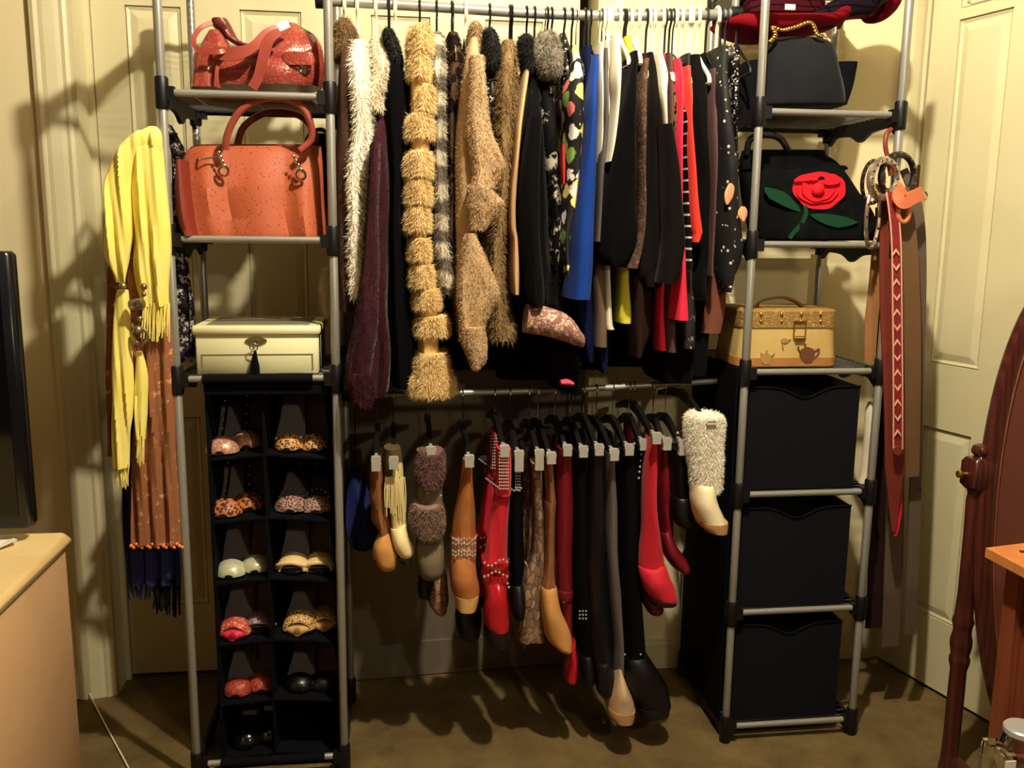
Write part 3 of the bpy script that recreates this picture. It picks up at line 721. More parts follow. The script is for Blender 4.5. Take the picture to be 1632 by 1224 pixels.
garment('studded_dark_vest', 'dark studded vest', 'dark furry vest with small studs between the beige coat and the fox fur', 'vest', 'sequin',
    [(56, 772, 788), (100, 769, 796), (160, 771, 795), (230, 776, 794), (330, 780, 796), (372, 785, 798)], 2.26, .28, 'k',
    parts=[('fur_collar', 'blackfur', [(56, 770, 788), (75, 768, 795), (105, 771, 796)], 2.28, .10, dict(fur=(1600, .016, 'blackfur'), roundcap=2, p=2))])
garment('fox_fur_vest', 'brown fox fur vest', 'brown long-haired fox fur vest flaring at its hem', 'vest', 'furfox',
    [(62, 803, 821), (98, 796, 826), (130, 794, 826), (200, 796, 825), (262, 798, 822), (320, 796, 816), (372, 787, 811), (430, 785, 811), (497, 787, 815), (528, 781, 823), (545, 789, 818)], 2.21, .34, 'k', furs=(8500, .026, 'furfox', .0018))
garment('camel_jacket', 'camel jacket', 'camel jacket showing as a narrow strip beside the black jacket', 'jacket', 'camel',
    [(108, 836, 846), (196, 825, 836), (294, 815, 828), (360, 812, 826), (382, 815, 831), (430, 816, 834), (470, 820, 832)], 2.18, .30, 'k', fold=.003,
    parts=[('fur_collar', 'blackfur', [(66, 828, 846), (85, 828, 848), (110, 833, 846)], 2.30, .10, dict(fur=(1500, .016, 'blackfur'), roundcap=2, p=2))], hx=838)
garment('black_jacket', 'black jacket beside the camel one', 'black jacket with wide sleeve right of the camel strip', 'jacket', 'blackwool2',
    [(115, 845, 856), (196, 834, 872), (294, 823, 880), (400, 830, 889), (465, 835, 891), (487, 846, 892)], 2.205, .34, 'k', fold=.008,
    parts=[('sleeve', 'blackwool2', [(190, 840, 862), (300, 826, 858), (400, 830, 862), (470, 836, 866), (486, 842, 864)], 2.18, .10, dict(fold=.005))])
garment('snake_print_blouse', 'snake print blouse', 'rose and white snake print cuff hanging below the black jacket', 'blouse', 'darklace',
    [(100, 862, 872), (250, 860, 880), (420, 850, 884), (500, 850, 890)], 2.26, .28, 'm',
    parts=[('print_hem', 'snakecuff', [(841, 484, 834, 530), (858, 486, 852, 533), (878, 491, 874, 537), (900, 499, 902, 545), (914, 512, 912, 549), (926, 530, 921, 551)], 2.19, .09, dict(fold=.003, p=2.4, roundcap=1))])
garment('feather_skirt', 'black feather skirt', 'black feathery skirt with a pink patch just above the lower rod', 'skirt', 'feather',
    [(84, 874, 882), (200, 872, 884), (360, 868, 886), (480, 858, 896), (530, 846, 906), (575, 852, 926), (612, 886, 932), (630, 908, 930)], 2.24, .26, 'k', fold=.01, furs=(5200, .03, 'feather', .0015),
    parts=[('pink_trim', 'rosepink', [(893, 606, 893, 613), (904, 604, 904, 614), (913, 608, 913, 614)], 2.20, .03, dict(fold=.001, p=2))])
garment('ink_print_dress', 'black and grey print dress', 'black dress with grey brush-stroke print and ashy fur collar', 'dress', 'inkprint',
    [(100, 858, 884), (200, 862, 893), (300, 868, 897), (390, 872, 896), (432, 876, 894)], 2.23, .32, 'k', fold=.006,
    parts=[('fur_collar', 'furashy', [(66, 856, 884), (84, 850, 892), (108, 856, 890)], 2.29, .12, dict(fur=(2400, .018, 'furashy'), roundcap=2, p=2)),
           ('lining', 'redlining', [(230, 893, 899), (262, 893, 900), (294, 894, 899)], 2.20, .04, dict(fold=.001))])
garment('sequin_top', 'black sequin top', 'black sequin top hanging left of the floral dress', 'top', 'sequin',
    [(52, 893, 904), (100, 897, 911), (150, 898, 914), (230, 899, 908)], 2.25, .26, 'k', fold=.003)
garment('floral_dress', 'black floral dress', 'black dress with white, yellow and pink flowers left of the blue dress', 'dress', 'floral',
    [(72, 911, 924), (110, 912, 934), (150, 902, 936), (205, 905, 933), (260, 902, 928), (330, 900, 920), (390, 898, 913), (438, 899, 910)], 2.195, .32, 'm', fold=.005)
garment('navy_shirt', 'dark navy top', 'dark navy top tucked between the floral and blue dresses', 'top', 'navy',
    [(72, 932, 947), (130, 930, 942), (300, 925, 934), (470, 914, 940), (560, 930, 945), (575, 934, 944)], 2.25, .28, 'k')
garment('blue_dress', 'royal blue dress', 'plain royal blue dress with a straight hem', 'dress', 'royalblue',
    [(86, 947, 958), (147, 940, 957), (229, 932, 957), (327, 922, 955), (400, 915, 952), (478, 909, 946)], 2.185, .32, 'm', fold=.004)
garment('white_blouse', 'narrow white blouse', 'narrow white blouse edge touching the royal blue dress', 'blouse', 'whitecloth',
    [(66, 957, 965), (120, 958, 964), (200, 957, 963), (262, 955, 961)], 2.21, .30, 'w', fold=.002)
garment('grey_top', 'grey top', 'grey top between the white blouses right of the blue dress', 'top', 'greycloth',
    [(76, 963, 971), (150, 962, 974), (220, 960, 973), (300, 954, 967), (385, 949, 962)], 2.20, .32, 'w', fold=.003)
garment('pale_blouse', 'pale grey blouse', 'pale grey-white blouse behind the pointed white top', 'blouse', 'whitecloth',
    [(62, 966, 978), (110, 971, 980), (170, 974, 980), (230, 971, 977)], 2.23, .28, 'w', fold=.002)
garment('white_shirt', 'pointed white top', 'white top ending in a long point left of the yellow top', 'top', 'whitecloth',
    [(58, 979, 993), (115, 981, 994), (163, 981, 991), (215, 976, 985), (240, 974, 980), (257, 972, 975)], 2.18, .28, 'w', fold=.003)
garment('spotted_blouse', 'black spotted blouse', 'black blouse with white spots between the white and yellow tops', 'blouse', 'spotprint',
    [(100, 990, 1000), (150, 988, 1000), (215, 984, 996), (300, 975, 990)], 2.23, .28, 'k', fold=.003)
garment('yellow_top', 'yellow top', 'bright yellow top seen above and below the big black coat', 'top', 'yellowcloth',
    [(56, 998, 1010), (98, 1001, 1010), (147, 999, 1006), (300, 994, 1008), (430, 990, 1008), (495, 986, 1012), (516, 988, 1011)], 2.26, .22, 'w', fold=.003)
garment('black_cape_coat', 'wide black coat', 'wide black coat with rounded hem in the middle of the upper rod', 'coat', 'blackwool',
    [(80, 1010, 1020), (147, 998, 1021), (229, 979, 1023), (327, 957, 1026), (385, 950, 1024), (412, 954, 1012), (424, 966, 996)], 2.17, .36, 'w', fold=.008, lam=.08)
garment('lace_blouse', 'brown lace blouse', 'brown lace blouse between two black coats', 'blouse', 'lacebrown',
    [(92, 1026, 1038), (163, 1021, 1035), (261, 1023, 1033), (360, 1019, 1031), (400, 1014, 1027), (428, 1004, 1023)], 2.175, .32, 'w', fold=.004)
garment('charcoal_jacket', 'charcoal black jacket', 'charcoal black jacket with broad sleeve right of the lace blouse', 'jacket', 'charcoal',
    [(82, 1034, 1045), (147, 1036, 1058), (229, 1033, 1071), (294, 1031, 1083), (400, 1026, 1088), (432, 1023, 1079), (458, 1030, 1060)], 2.19, .34, 'w', fold=.008,
    parts=[('sleeve', 'charcoal', [(200, 1050, 1066), (290, 1052, 1082), (370, 1054, 1088), (420, 1050, 1084), (450, 1046, 1072)], 2.17, .10, dict(fold=.005))])
garment('knotted_white_top', 'knotted white top', 'white top with a hanging pointed tie over the charcoal jacket', 'top', 'whitecloth',
    [(84, 1049, 1058), (115, 1053, 1068), (147, 1056, 1068), (183, 1061, 1068), (218, 1064, 1067)], 2.16, .30, 'w', fold=.003)
garment('olive_leopard_top', 'olive leopard top', 'olive leopard print top left of the hot pink dress', 'top', 'camoleo',
    [(90, 1068, 1079), (180, 1073, 1084), (250, 1075, 1084), (320, 1078, 1085)], 2.22, .30, 'w', fold=.003)
garment('hot_pink_dress', 'hot pink dress', 'narrow hot pink dress widening to a straight hem', 'dress', 'hotpink',
    [(92, 1079, 1087), (130, 1084, 1094), (229, 1083, 1093), (300, 1084, 1092), (365, 1085, 1092), (430, 1083, 1099), (511, 1077, 1106)], 2.18, .32, 'w', fold=.003)
garment('ladder_stripe_top', 'black top with white dashes', 'black top with a ladder of white dashes between pink and coral', 'top', 'ladder',
    [(100, 1090, 1099), (180, 1093, 1100), (250, 1092, 1104), (430, 1093, 1108)], 2.20, .30, 'w', fold=.002)
garment('coral_top', 'coral red top', 'coral red top with a sleeve ending in a blunt point', 'top', 'coral',
    [(104, 1093, 1104), (147, 1099, 1107), (196, 1099, 1107), (294, 1103, 1115), (360, 1106, 1127), (374, 1108, 1126), (386, 1109, 1117)], 2.175, .30, 'w', fold=.003)
garment('black_knit_top', 'black knit top', 'black knit top between the coral top and the mauve sweater', 'top', 'blackwool2',
    [(86, 1100, 1120), (163, 1106, 1136), (300, 1116, 1137), (400, 1116, 1137), (445, 1108, 1136), (480, 1112, 1134)], 2.205, .34, 'w', fold=.006)
garment('mauve_sweater', 'mauve brown sweater', 'mauve brown sweater edge left of the spotted black blouse', 'sweater', 'mauvebrown',
    [(108, 1136, 1145), (229, 1138, 1149), (340, 1137, 1146), (400, 1134, 1144), (440, 1133, 1143)], 2.19, .32, 'w', fold=.003)
garment('dotted_print_dress', 'black dotted dress', 'black dress with white dots and peach flowers, rightmost on the upper rod', 'dress', 'spotprint',
    [(72, 1148, 1165), (163, 1150, 1171), (294, 1150, 1186), (360, 1147, 1196), (400, 1148, 1197), (440, 1151, 1184), (466, 1158, 1170)], 2.19, .32, 'k', fold=.006,
    parts=[('flower', 'peach', [(292, 1162, 1166), (298, 1158, 1170), (308, 1154, 1169), (318, 1154, 1166), (326, 1156, 1161)], 2.185, .012, dict(fold=.002, p=2, sub=3)),
           ('flower', 'peach', [(329, 1181, 1186), (334, 1177, 1190), (342, 1175, 1191), (349, 1178, 1188), (353, 1181, 1185)], 2.185, .012, dict(fold=.002, p=2, sub=3))])
garment('dark_satin_blouse', 'dark satin blouse', 'dark satin blouse with shiny specks beside the right tower', 'blouse', 'sequin',
    [(70, 1168, 1182), (130, 1166, 1186), (200, 1168, 1182), (280, 1172, 1184)], 2.24, .26, 'k', fold=.004)
# long pieces that show below the tops
low = [
 ('taupe_skirt', 'taupe skirt', 'taupe skirt hem between the blue dress and the white trousers', 'skirt', 'taupecloth', [(380, 951, 966), (440, 949, 969), (500, 950, 972), (554, 952, 975)], 2.22, .22),
 ('white_trousers', 'white trousers', 'white trouser leg showing below the wide black coat', 'trousers', 'whitecloth', [(380, 968, 976), (430, 967, 976), (480, 967, 978), (516, 967, 981), (526, 968, 984)], 2.20, .14),
 ('navy_skirt', 'navy skirt', 'navy skirt tapering below the taupe hem', 'skirt', 'navy', [(440, 952, 978), (530, 950, 978), (560, 952, 977), (596, 962, 974)], 2.27, .20),
 ('blue_slip', 'navy blue slip', 'dull navy slip hanging below the royal blue hem', 'slip', 'navy', [(430, 916, 946), (500, 920, 948), (560, 930, 950), (578, 932, 948)], 2.28, .18),
 ('brown_trousers', 'dark brown trousers', 'dark brown trousers hanging below the lace blouse', 'trousers', 'darkbrown', [(400, 1010, 1046), (470, 1010, 1046), (530, 1010, 1042), (570, 1012, 1024)], 2.25, .2),
 ('black_trousers', 'black trousers', 'wide black trousers reaching furthest down right of the brown ones', 'trousers', 'blackwool', [(420, 1040, 1090), (520, 1040, 1110), (580, 1040, 1120), (612, 1056, 1112)], 2.28, .22),
 ('pink_camisole', 'bright pink camisole', 'small bright pink hem left of the hot pink dress', 'top', 'hotpink', [(440, 1054, 1062), (518, 1052, 1063), (560, 1052, 1064)], 2.22, .10),
 ('brown_skirt', 'brown pleated skirt', 'brown skirt strip between the pink hem and the hot pink dress', 'skirt', 'mauvebrown', [(400, 1064, 1078), (480, 1062, 1080), (562, 1062, 1082)], 2.23, .18),
 ('lace_slip', 'dark lace slip', 'dark lace hem just below the hot pink dress', 'slip', 'darklace', [(420, 1086, 1110), (512, 1084, 1113), (556, 1086, 1111)], 2.22, .18),
 ('rust_skirt', 'rust brown skirt', 'rust brown skirt hem below the mauve sweater', 'skirt', 'rustbrown', [(400, 1136, 1160), (485, 1130, 1162), (532, 1123, 1155)], 2.25, .18),
 ('long_black_dress', 'long black dress', 'long black dress below the black knit top', 'dress', 'blackwool2', [(380, 1106, 1142), (470, 1104, 1146), (560, 1096, 1136), (600, 1098, 1130)], 2.28, .2),
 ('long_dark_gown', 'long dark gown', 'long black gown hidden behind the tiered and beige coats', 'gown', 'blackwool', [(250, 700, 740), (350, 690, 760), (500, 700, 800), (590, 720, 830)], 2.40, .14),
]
low += [  # barely seen dark pieces and hangers, added to block light reaching the back
 ('added_evening_dress', 'black evening dress', 'long black evening dress added to block light behind the burgundy plush coat', 'dress', 'blackwool', [(330, 600, 640), (480, 596, 660), (606, 590, 660)], 2.40, .16),
 ('added_wool_dress', 'dark wool dress', 'long dark dress added to block light behind the grey banded fur vest', 'dress', 'darkbrown', [(330, 676, 716), (480, 672, 740), (592, 676, 742)], 2.42, .14),
 ('added_maxi_dress', 'black maxi dress', 'long black dress added to block light behind the camel jacket', 'dress', 'blackwool', [(330, 790, 840), (480, 790, 860), (606, 796, 870)], 2.42, .14),
 ('added_long_skirt', 'long black skirt', 'long black skirt added to block light behind the royal blue dress', 'skirt', 'blackwool', [(330, 880, 940), (480, 880, 960), (590, 884, 966)], 2.42, .14),
 ('added_long_cardigan', 'long black cardigan', 'long black cardigan added to block light behind the yellow top', 'cardigan', 'blackwool2', [(330, 965, 1020), (480, 960, 1040), (585, 968, 1046)], 2.42, .14),
]
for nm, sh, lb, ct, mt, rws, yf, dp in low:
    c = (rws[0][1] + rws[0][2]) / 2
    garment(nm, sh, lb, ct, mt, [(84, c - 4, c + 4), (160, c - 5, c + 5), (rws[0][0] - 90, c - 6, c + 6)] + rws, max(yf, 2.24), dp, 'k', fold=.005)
# ------------------------------------------------------------------ boots clipped to the lower rod
mat('bootbrown', (146, 98, 66), .85, tex='noise', c2=(126, 82, 54), scale=20, bump=.3, bscale=60)
mat('boottan', (200, 146, 86), .85, tex='noise', c2=(186, 132, 76), scale=20, bump=.12, bscale=120)
mat('bootrust', (176, 112, 64), .8, tex='noise', c2=(154, 92, 50), scale=22, bump=.15, bscale=120)
mat('bootcream', (228, 208, 152), .5, coat=.15)
mat('olivecuff', (96, 82, 56), .8, tex='noise', c2=(70, 58, 40), scale=40)
mat('furmauve', (130, 96, 92), .85, tex='noise', c2=(100, 72, 70), scale=18)
mat('furmist', (148, 122, 108), .85, tex='noise', c2=(120, 96, 86), scale=18)
mat('greysuede', (108, 98, 80), .9, bump=.2, bscale=160)
mat('redpatent', (178, 20, 36), .22, coat=.7)
mat('redsuede', (196, 24, 44), .7, sheen=.4)
mat('darkred', (110, 18, 30), .35, coat=.3)
mat('snakeboot', (176, 146, 120), .5, tex='snake', c2=(126, 98, 78), c3=(70, 50, 40), scale=70, bump=.3, stretch=(1, 1, .6))
mat('blackboot', (8, 7, 9), .45, coat=.1)
mat('blackboot2', (10, 9, 11), .75, bump=.1, bscale=200)
mat('greyboot', (92, 82, 80), .7, sheen=.2)
mat('beigetoe', (188, 158, 124), .6)
mat('whiteboot', (240, 226, 186), .45, coat=.15)
mat('soletan', (176, 132, 90), .6)
mat('soleblack', (12, 11, 12), .6)
mat('snaketoe', (190, 150, 130), .5, tex='snake', c2=(150, 110, 95), c3=(80, 55, 48), scale=60)
mat('bluebag', (22, 34, 92), .7, bump=.1, bscale=90)
BY = 2.25
def clip_hanger(px, py, Y, label, dark=False):
    top = A(px, py, Y); x = top[0]; p = rod_at(R2, x); zr, yr = p[2], p[1]
    t = thing('clip_hanger', label, 'hanger', (x, yr, top[2]), 'clip hangers on the lower rod')
    rr = .0105; a = np.linspace(-.4, math.pi, 8); zb = max(top[2] + .035, zr - .10); zb = min(zb, zr - .035)
    part('hook', MB().tube([(x, yr + rr * math.cos(q), zr + rr * math.sin(q)) for q in a] + [(x, yr - rr, zr - .012), (x, yr, zr - .03), (x, yr, zb)], .0018, 6, 2), 'chrome', t)
    y = min(Y, yr - .05); hl = yr - y
    b = MB(); b.slab([(x - .006, yr - hl, zb - .034), (x - .006, yr - hl, zb - .020), (x - .006, yr - hl * .4, zb + .012), (x - .006, yr, zb + .020), (x - .006, yr + hl * .4, zb + .012), (x - .006, yr + hl, zb - .020), (x - .006, yr + hl, zb - .034), (x - .006, yr + hl * .4, zb - .012), (x - .006, yr, zb - .004), (x - .006, yr - hl * .4, zb - .012)], (.012, 0, 0))
    part('hanger_body', b, 'blackplastic', t)
    cz = top[2] + .004
    c = MB(); f = y - .052
    c.box((x - .011, f - .003, cz - .014), (x + .011, f, zb - .016)); c.box((x - .011, f + .008, cz - .014), (x + .011, f + .011, zb - .016)); c.tube([(x - .012, f + .004, zb - .026), (x + .012, f + .004, zb - .026)], .007, 8)
    c.box((x - .004, f, zb - .032), (x + .004, y + .004, zb - .020))
    part('clip', c, 'nickel', t)
def boot(label, shaft, m, Y=BY, d=.075, foot=None, footm=None, sole=None, heel=None, extra=(), clip=True, name='boot', fold=.0045, cliplabel=None, footd=.09, p=2.2, fr=None, mate=None):
    GN[0] += 1
    ms = sl(shaft, Y, d, 20, 4, p, fold, .05, True, GN[0]); root = thing(name, label, 'boot', base_of(ms), 'boots hanging from the lower rod')
    o = part('shaft', ms, m, root)
    if fr: part('fur', fur(ms, fr[0], fr[1], .0017, .45, GN[0]), fr[2], o, kind='stuff')
    if foot:
        f0 = foot[0] if len(foot[0]) == 4 else (foot[0][1], foot[0][0], foot[0][2], foot[0][0])
        cx = (f0[0] + f0[2]) / 2; foot = [(cx + (f0[0] - cx) * .45, f0[1] - 9, cx + (f0[2] - cx) * .45, f0[3] - 9), (cx + (f0[0] - cx) * .85, f0[1] - 4, cx + (f0[2] - cx) * .85, f0[3] - 4)] + [(q if len(q) == 4 else (q[1], q[0], q[2], q[0])) for q in foot]
        nf = len(foot); part('foot', sl(foot, [Y + .005, Y, Y - .008] + [Y - .015] * (nf - 3), [d * .5, d * .9, d * 1.02] + [footd] * (nf - 3), 22, 4, 2.2, .001, .05, True, GN[0], roundcap=1), footm or m, root)
    if sole: part('sole', sl(sole[0], Y - .015, footd * 1.02, 18, 3, 2.6, 0, .05), sole[1], root)
    if heel: part('heel', sl(heel, Y + .05, .045, 12, 2, 2.8, 0, .05), 'soleblack', root)
    for q in extra:
        pn, pm = q[0], q[1]
        if q[2] == 'dots':
            mm = MB()
            for (x, y) in q[3]: mm.ball(A(x, y, q[4]), q[5] if len(q) > 5 else .003, 6, 3)
            part(pn, mm, pm, root, kind='stuff')
        elif q[2] == 'strands':
            mm = MB()
            for (xa, ya, xb, yb) in q[3]: mm.tube([A(xa, ya, q[4]), A((xa + xb) / 2 + rng.normal(0, 1), (ya + yb) / 2, q[4] - .004), A(xb, yb, q[4])], .0016, 5, 2)
            part(pn, mm, pm, root)
        else:
            kw = dict(q[5]) if len(q) > 5 else {}; fu = kw.pop('fur', None); kw.setdefault('fold', .002)
            mm = sl(q[2], q[3], q[4], seed=GN[0], **kw); oo = part(pn, mm, pm, root)
            if fu: part('fur', fur(mm, fu[0], fu[1], .0017, .45, GN[0] + 2), fu[2], oo, kind='stuff')
    if clip:
        s0 = shaft[0]; x = (s0[1] + s0[2]) / 2 if len(s0) == 3 else (s0[0] + s0[2]) / 2; y = s0[0] if len(s0) == 3 else s0[1]
        clip_hanger(x, y, Y - .01, 'black clip hanger with chrome clip holding the ' + cliplabel)
        if mate is not False:                      # the other boot of the pair hangs from the rear clip
            def dup(o, par):
                c_ = o.copy(); COL.objects.link(c_); c_.parent = par
                for ch in list(o.children): dup(ch, c_)
                return c_
            r2 = dup(root, None); r2.location = (root.location[0] + .004, root.location[1] + .24, root.location[2] - .012)
            r2['label'] = 'rear boot of its pair, hanging behind the ' + cliplabel
    return root
boot('brown slouch boot with scrunched shaft and ochre toe, leftmost on the lower rod', [(736, 591, 609), (748, 589, 610), (757, 589, 611), (770, 591, 612), (789, 589, 615), (806, 593, 618), (828, 592, 624), (845, 602, 622), (862, 604, 624)], 'bootbrown', 2.24, .075,
     [(850, 604, 622), (866, 596, 630), (882, 594, 637), (893, 600, 634)], 'boottan', fold=.006, cliplabel='brown slouch boot')
boot('cream boot with long fringe and dark cuff', [(733, 614, 641), (745, 613, 643), (768, 613, 644), (800, 619, 645), (835, 622, 646), (858, 624, 648)], 'bootcream', 2.23, .07,
     [(622, 842, 648, 836), (627, 866, 652, 850), (636, 884, 659, 868)], 'bootcream', ([(632, 884, 656, 882), (640, 892, 657, 889)], 'soleblack'),
     extra=[('cuff', 'olivecuff', [(712, 612, 638), (730, 611, 642), (766, 612, 643)], 2.235, .08, dict(p=2.2)), ('fringe', 'bootcream', 'strands', [(615 + 2.1 * k, 760, 614 + 2.3 * k + rng.normal(0, 1), 828 - rng.uniform(0, 22)) for k in range(15)], 2.19), ('studs', 'nickel', 'dots', [(624, 738), (637, 738), (624, 760), (637, 760)], 2.19)], cliplabel='cream fringed boot', mate=False)
boot('grey suede boot with two mauve fur cuffs', [(716, 664, 708), (745, 664, 706), (772, 666, 704), (803, 665, 704), (850, 664, 706), (872, 663, 707)], 'greysuede', 2.23, .09,
     [(862, 663, 706), (885, 662, 708), (905, 665, 707)], 'greysuede',
     extra=[('fur_cuff', 'furmauve', [(716, 670, 706), (735, 665, 707), (755, 664, 706), (770, 670, 700)], 2.22, .12, dict(fur=(1900, .014, 'furmauve'), p=2)), ('fur_cuff', 'furmist', [(800, 660, 702), (815, 655, 706), (832, 654, 707), (846, 662, 703)], 2.21, .13, dict(fur=(2200, .014, 'furmist'), p=2)), ('studs', 'nickel', 'dots', [(682, 786), (703, 790)], 2.17)], footd=.11, cliplabel='mauve fur-cuffed boot', mate=False)
boot('dark boot with a snakeskin toe low under the grey suede boot', [(860, 672, 700), (900, 670, 704), (930, 667, 706), (948, 668, 708)], 'blackboot', 2.34, .08,
     [(915, 690, 712), (938, 684, 714), (958, 682, 715), (968, 690, 712)], 'snaketoe', clip=False)
boot('tan boot with beaded ankle band and pale sole', [(730, 738, 753), (772, 732, 754), (820, 722, 757), (845, 719, 758), (870, 720, 758), (890, 718, 758)], 'bootrust', 2.22, .08,
     [(884, 718, 757), (915, 717, 760), (935, 718, 764), (944, 722, 763)], 'bootrust', ([(942, 722, 763), (952, 724, 762), (964, 726, 759)], 'tansole'),
     extra=[('beaded_band', 'glitterpink', [(853, 718, 760), (872, 718, 760), (888, 718, 759)], 2.22, .092, dict(p=2.2)), ('beads', 'nickel', 'dots', [(722 + 4.4 * k, y + (k % 2) * 2) for k in range(9) for y in (858, 866, 878, 884)], 2.172, .0030)], footd=.11, cliplabel='tan beaded boot', mate=False)
boot('black boot with round toe showing below the tan beaded boot', [(860, 736, 760), (920, 732, 764), (965, 728, 766)], 'blackboot', 2.33, .08, [(960, 728, 766), (985, 725, 768), (1003, 728, 766)], 'blackboot', clip=False, footd=.11)
boot('glossy red boot with studded cuff and ankle straps', [(714, 792, 809), (740, 791, 812), (782, 789, 813), (833, 780, 810), (870, 773, 808), (905, 768, 808), (925, 770, 808)], 'redsuede', 2.21, .085,
     [(918, 770, 807), (945, 773, 808), (970, 770, 811), (990, 772, 812), (998, 778, 810)], 'redpatent', ([(996, 774, 811), (1008, 773, 812), (1020, 780, 810)], 'soleblack'),
     extra=[('studded_cuff', 'redsuede', [(712, 791, 813), (745, 790, 814), (783, 788, 814)], 2.205, .10, dict(p=2.2)), ('cuff_flap', 'darkred', [(760, 776, 792), (770, 782, 794), (782, 788, 800)], 2.23, .06, {}),
            ('studs', 'nickel', 'dots', [(796 + 3.4 * k, 722 + 5.2 * q) for k in range(5) for q in range(12)] + [(775 + 3 * k, 763 + 2.2 * k) for k in range(8)], 2.150, .0026),
            ('ankle_strap', 'redpatent', [(888, 767, 809), (893, 766, 811), (898, 767, 810)], 2.205, .10, {}), ('ankle_strap', 'redpatent', [(910, 767, 810), (915, 767, 811), (920, 768, 810)], 2.205, .10, {}),
            ('buckle_studs', 'nickel', 'dots', [(772 + 6 * k, 897 + 5 * math.sin(k)) for k in range(7)] + [(772 + 6 * k, 915 + 4 * math.cos(k)) for k in range(7)] + [(809, 930), (811, 936)], 2.150, .0036)], cliplabel='glossy red studded boot', footd=.11)
boot('black boot with rhinestone cuff right of the glossy red boot', [(737, 815, 831), (785, 812, 832), (850, 812, 834), (900, 812, 836), (940, 814, 834)], 'blackboot2', 2.25, .07, [(930, 812, 836), (960, 812, 838), (976, 816, 836)], 'blackboot',
     extra=[('rhinestones', 'nickel', 'dots', [(822 + 3.2 * k, 740 + 4.6 * q) for k in range(3) for q in range(10)] + [(813 + 3 * k, 778 + 2 * (k % 3)) for k in range(7)], 2.206, .0026)], cliplabel='black rhinestone boot')
boot('snakeskin boot widening to a flat hem beside the tan suede boot', [(735, 846, 863), (800, 848, 865), (870, 848, 866), (905, 840, 866), (940, 829, 865), (985, 823, 865), (1016, 820, 867)], 'snakeboot', 2.25, .08, extra=[('pull_tab', 'snakeboot', [(898, 837, 840), (925, 832, 850), (960, 828, 850)], 2.235, .05, {})], fold=.005, cliplabel='snakeskin boot')
boot('tall tan suede boot with a pointed toe turned right', [(725, 868, 879), (793, 870, 884), (797, 867, 885), (830, 868, 883), (900, 867, 882), (934, 862, 886), (960, 863, 890)], 'bootbrown', 2.22, .07,
     [(936, 862, 887), (970, 863, 893), (1000, 866, 906), (1018, 872, 911), (1026, 882, 910)], 'boottan', cliplabel='tall tan suede boot')
boot('tall dark red boot with ankle strap and slim toe', [(713, 889, 908), (800, 885, 913), (900, 885, 911), (945, 888, 911), (1000, 898, 913), (1035, 903, 917)], 'darkred', 2.25, .08,
     [(1020, 902, 916), (1048, 903, 918), (1064, 900, 919), (1076, 899, 918)], 'redpatent', extra=[('ankle_strap', 'darkred', [(936, 886, 911), (942, 885, 912), (948, 886, 911)], 2.245, .09, {}), ('ring', 'chrome', 'dots', [(899, 960), (902, 944)], 2.19)], cliplabel='tall dark red boot')
boot('tall black boot with square studded buckle beside the dark red one', [(715, 913, 934), (800, 912, 936), (900, 912, 938), (990, 916, 942), (1050, 922, 946)], 'blackboot2', 2.26, .08, [(1040, 922, 944), (1066, 924, 948), (1080, 928, 946)], 'blackboot', extra=[('buckle', 'nickel', 'dots', [(924 + 5 * k, 974 + 6 * q) for k in range(3) for q in range(3)], 2.212, .0028)], cliplabel='tall black buckled boot')
boot('tall plain black boot in the middle of the dark pairs', [(712, 938, 958), (800, 936, 962), (900, 934, 966), (1000, 936, 972), (1060, 944, 976)], 'blackboot', 2.24, .09, [(1050, 944, 974), (1078, 946, 978), (1096, 950, 976)], 'blackboot', cliplabel='tall plain black boot')
boot('tall grey boot with beige toe and pale sole nearly touching the carpet', [(720, 966, 977), (770, 966, 979), (830, 966, 982), (900, 968, 984), (950, 971, 988), (1020, 978, 990), (1070, 980, 992)], 'greyboot', 2.22, .07,
     [(1062, 982, 988), (1090, 975, 998), (1112, 969, 1007), (1124, 968, 1009)], 'beigetoe', ([(1122, 968, 1009), (1130, 967, 1009), (1138, 970, 1007)], 'soletan'), cliplabel='tall grey boot', footd=.12, mate=False)
boot('tall black boot right of the grey one', [(712, 984, 1006), (800, 984, 1016), (900, 986, 1018), (1000, 988, 1022), (1060, 992, 1030)], 'blackboot2', 2.25, .09,
     [(990, 1046, 1030, 1040), (996, 1082, 1044, 1062), (1008, 1116, 1062, 1090), (1026, 1132, 1066, 1112)], 'blackboot', ([(1010, 1120, 1066, 1116), (1016, 1134, 1064, 1128)], 'soleblack'), extra=[('buckle', 'nickel', 'dots', [(996, 1043), (1021, 1043)], 2.2)], footd=.11, cliplabel='tall black boot beside the grey one')
boot('bright red tall boot with its toe turned right', [(694, 1032, 1043), (750, 1027, 1044), (800, 1025, 1044), (845, 1023, 1049), (895, 1018, 1057), (918, 1020, 1060)], 'redsuede', 2.21, .075,
     [(1018, 905, 1060, 900), (1022, 926, 1066, 918), (1032, 946, 1074, 934), (1042, 955, 1076, 945)], 'redsuede', ([(1030, 950, 1076, 951), (1034, 958, 1076, 958)], 'soleblack'), cliplabel='bright red boot')
boot('black boot with a row of silver studs left of the bright red boot', [(704, 1008, 1028), (780, 1006, 1026), (870, 1010, 1030), (930, 1014, 1034)], 'blackboot2', 2.28, .08, [(1016, 925, 1034, 920), (1020, 952, 1042, 944), (1030, 972, 1054, 962)], 'darkred', extra=[('studs', 'nickel', 'dots', [(1022, 724), (1021, 734), (1020, 744), (1019, 752), (1018, 762), (1026, 712), (1011, 707)], 2.235, .0036)], cliplabel='black studded boot', mate=False)
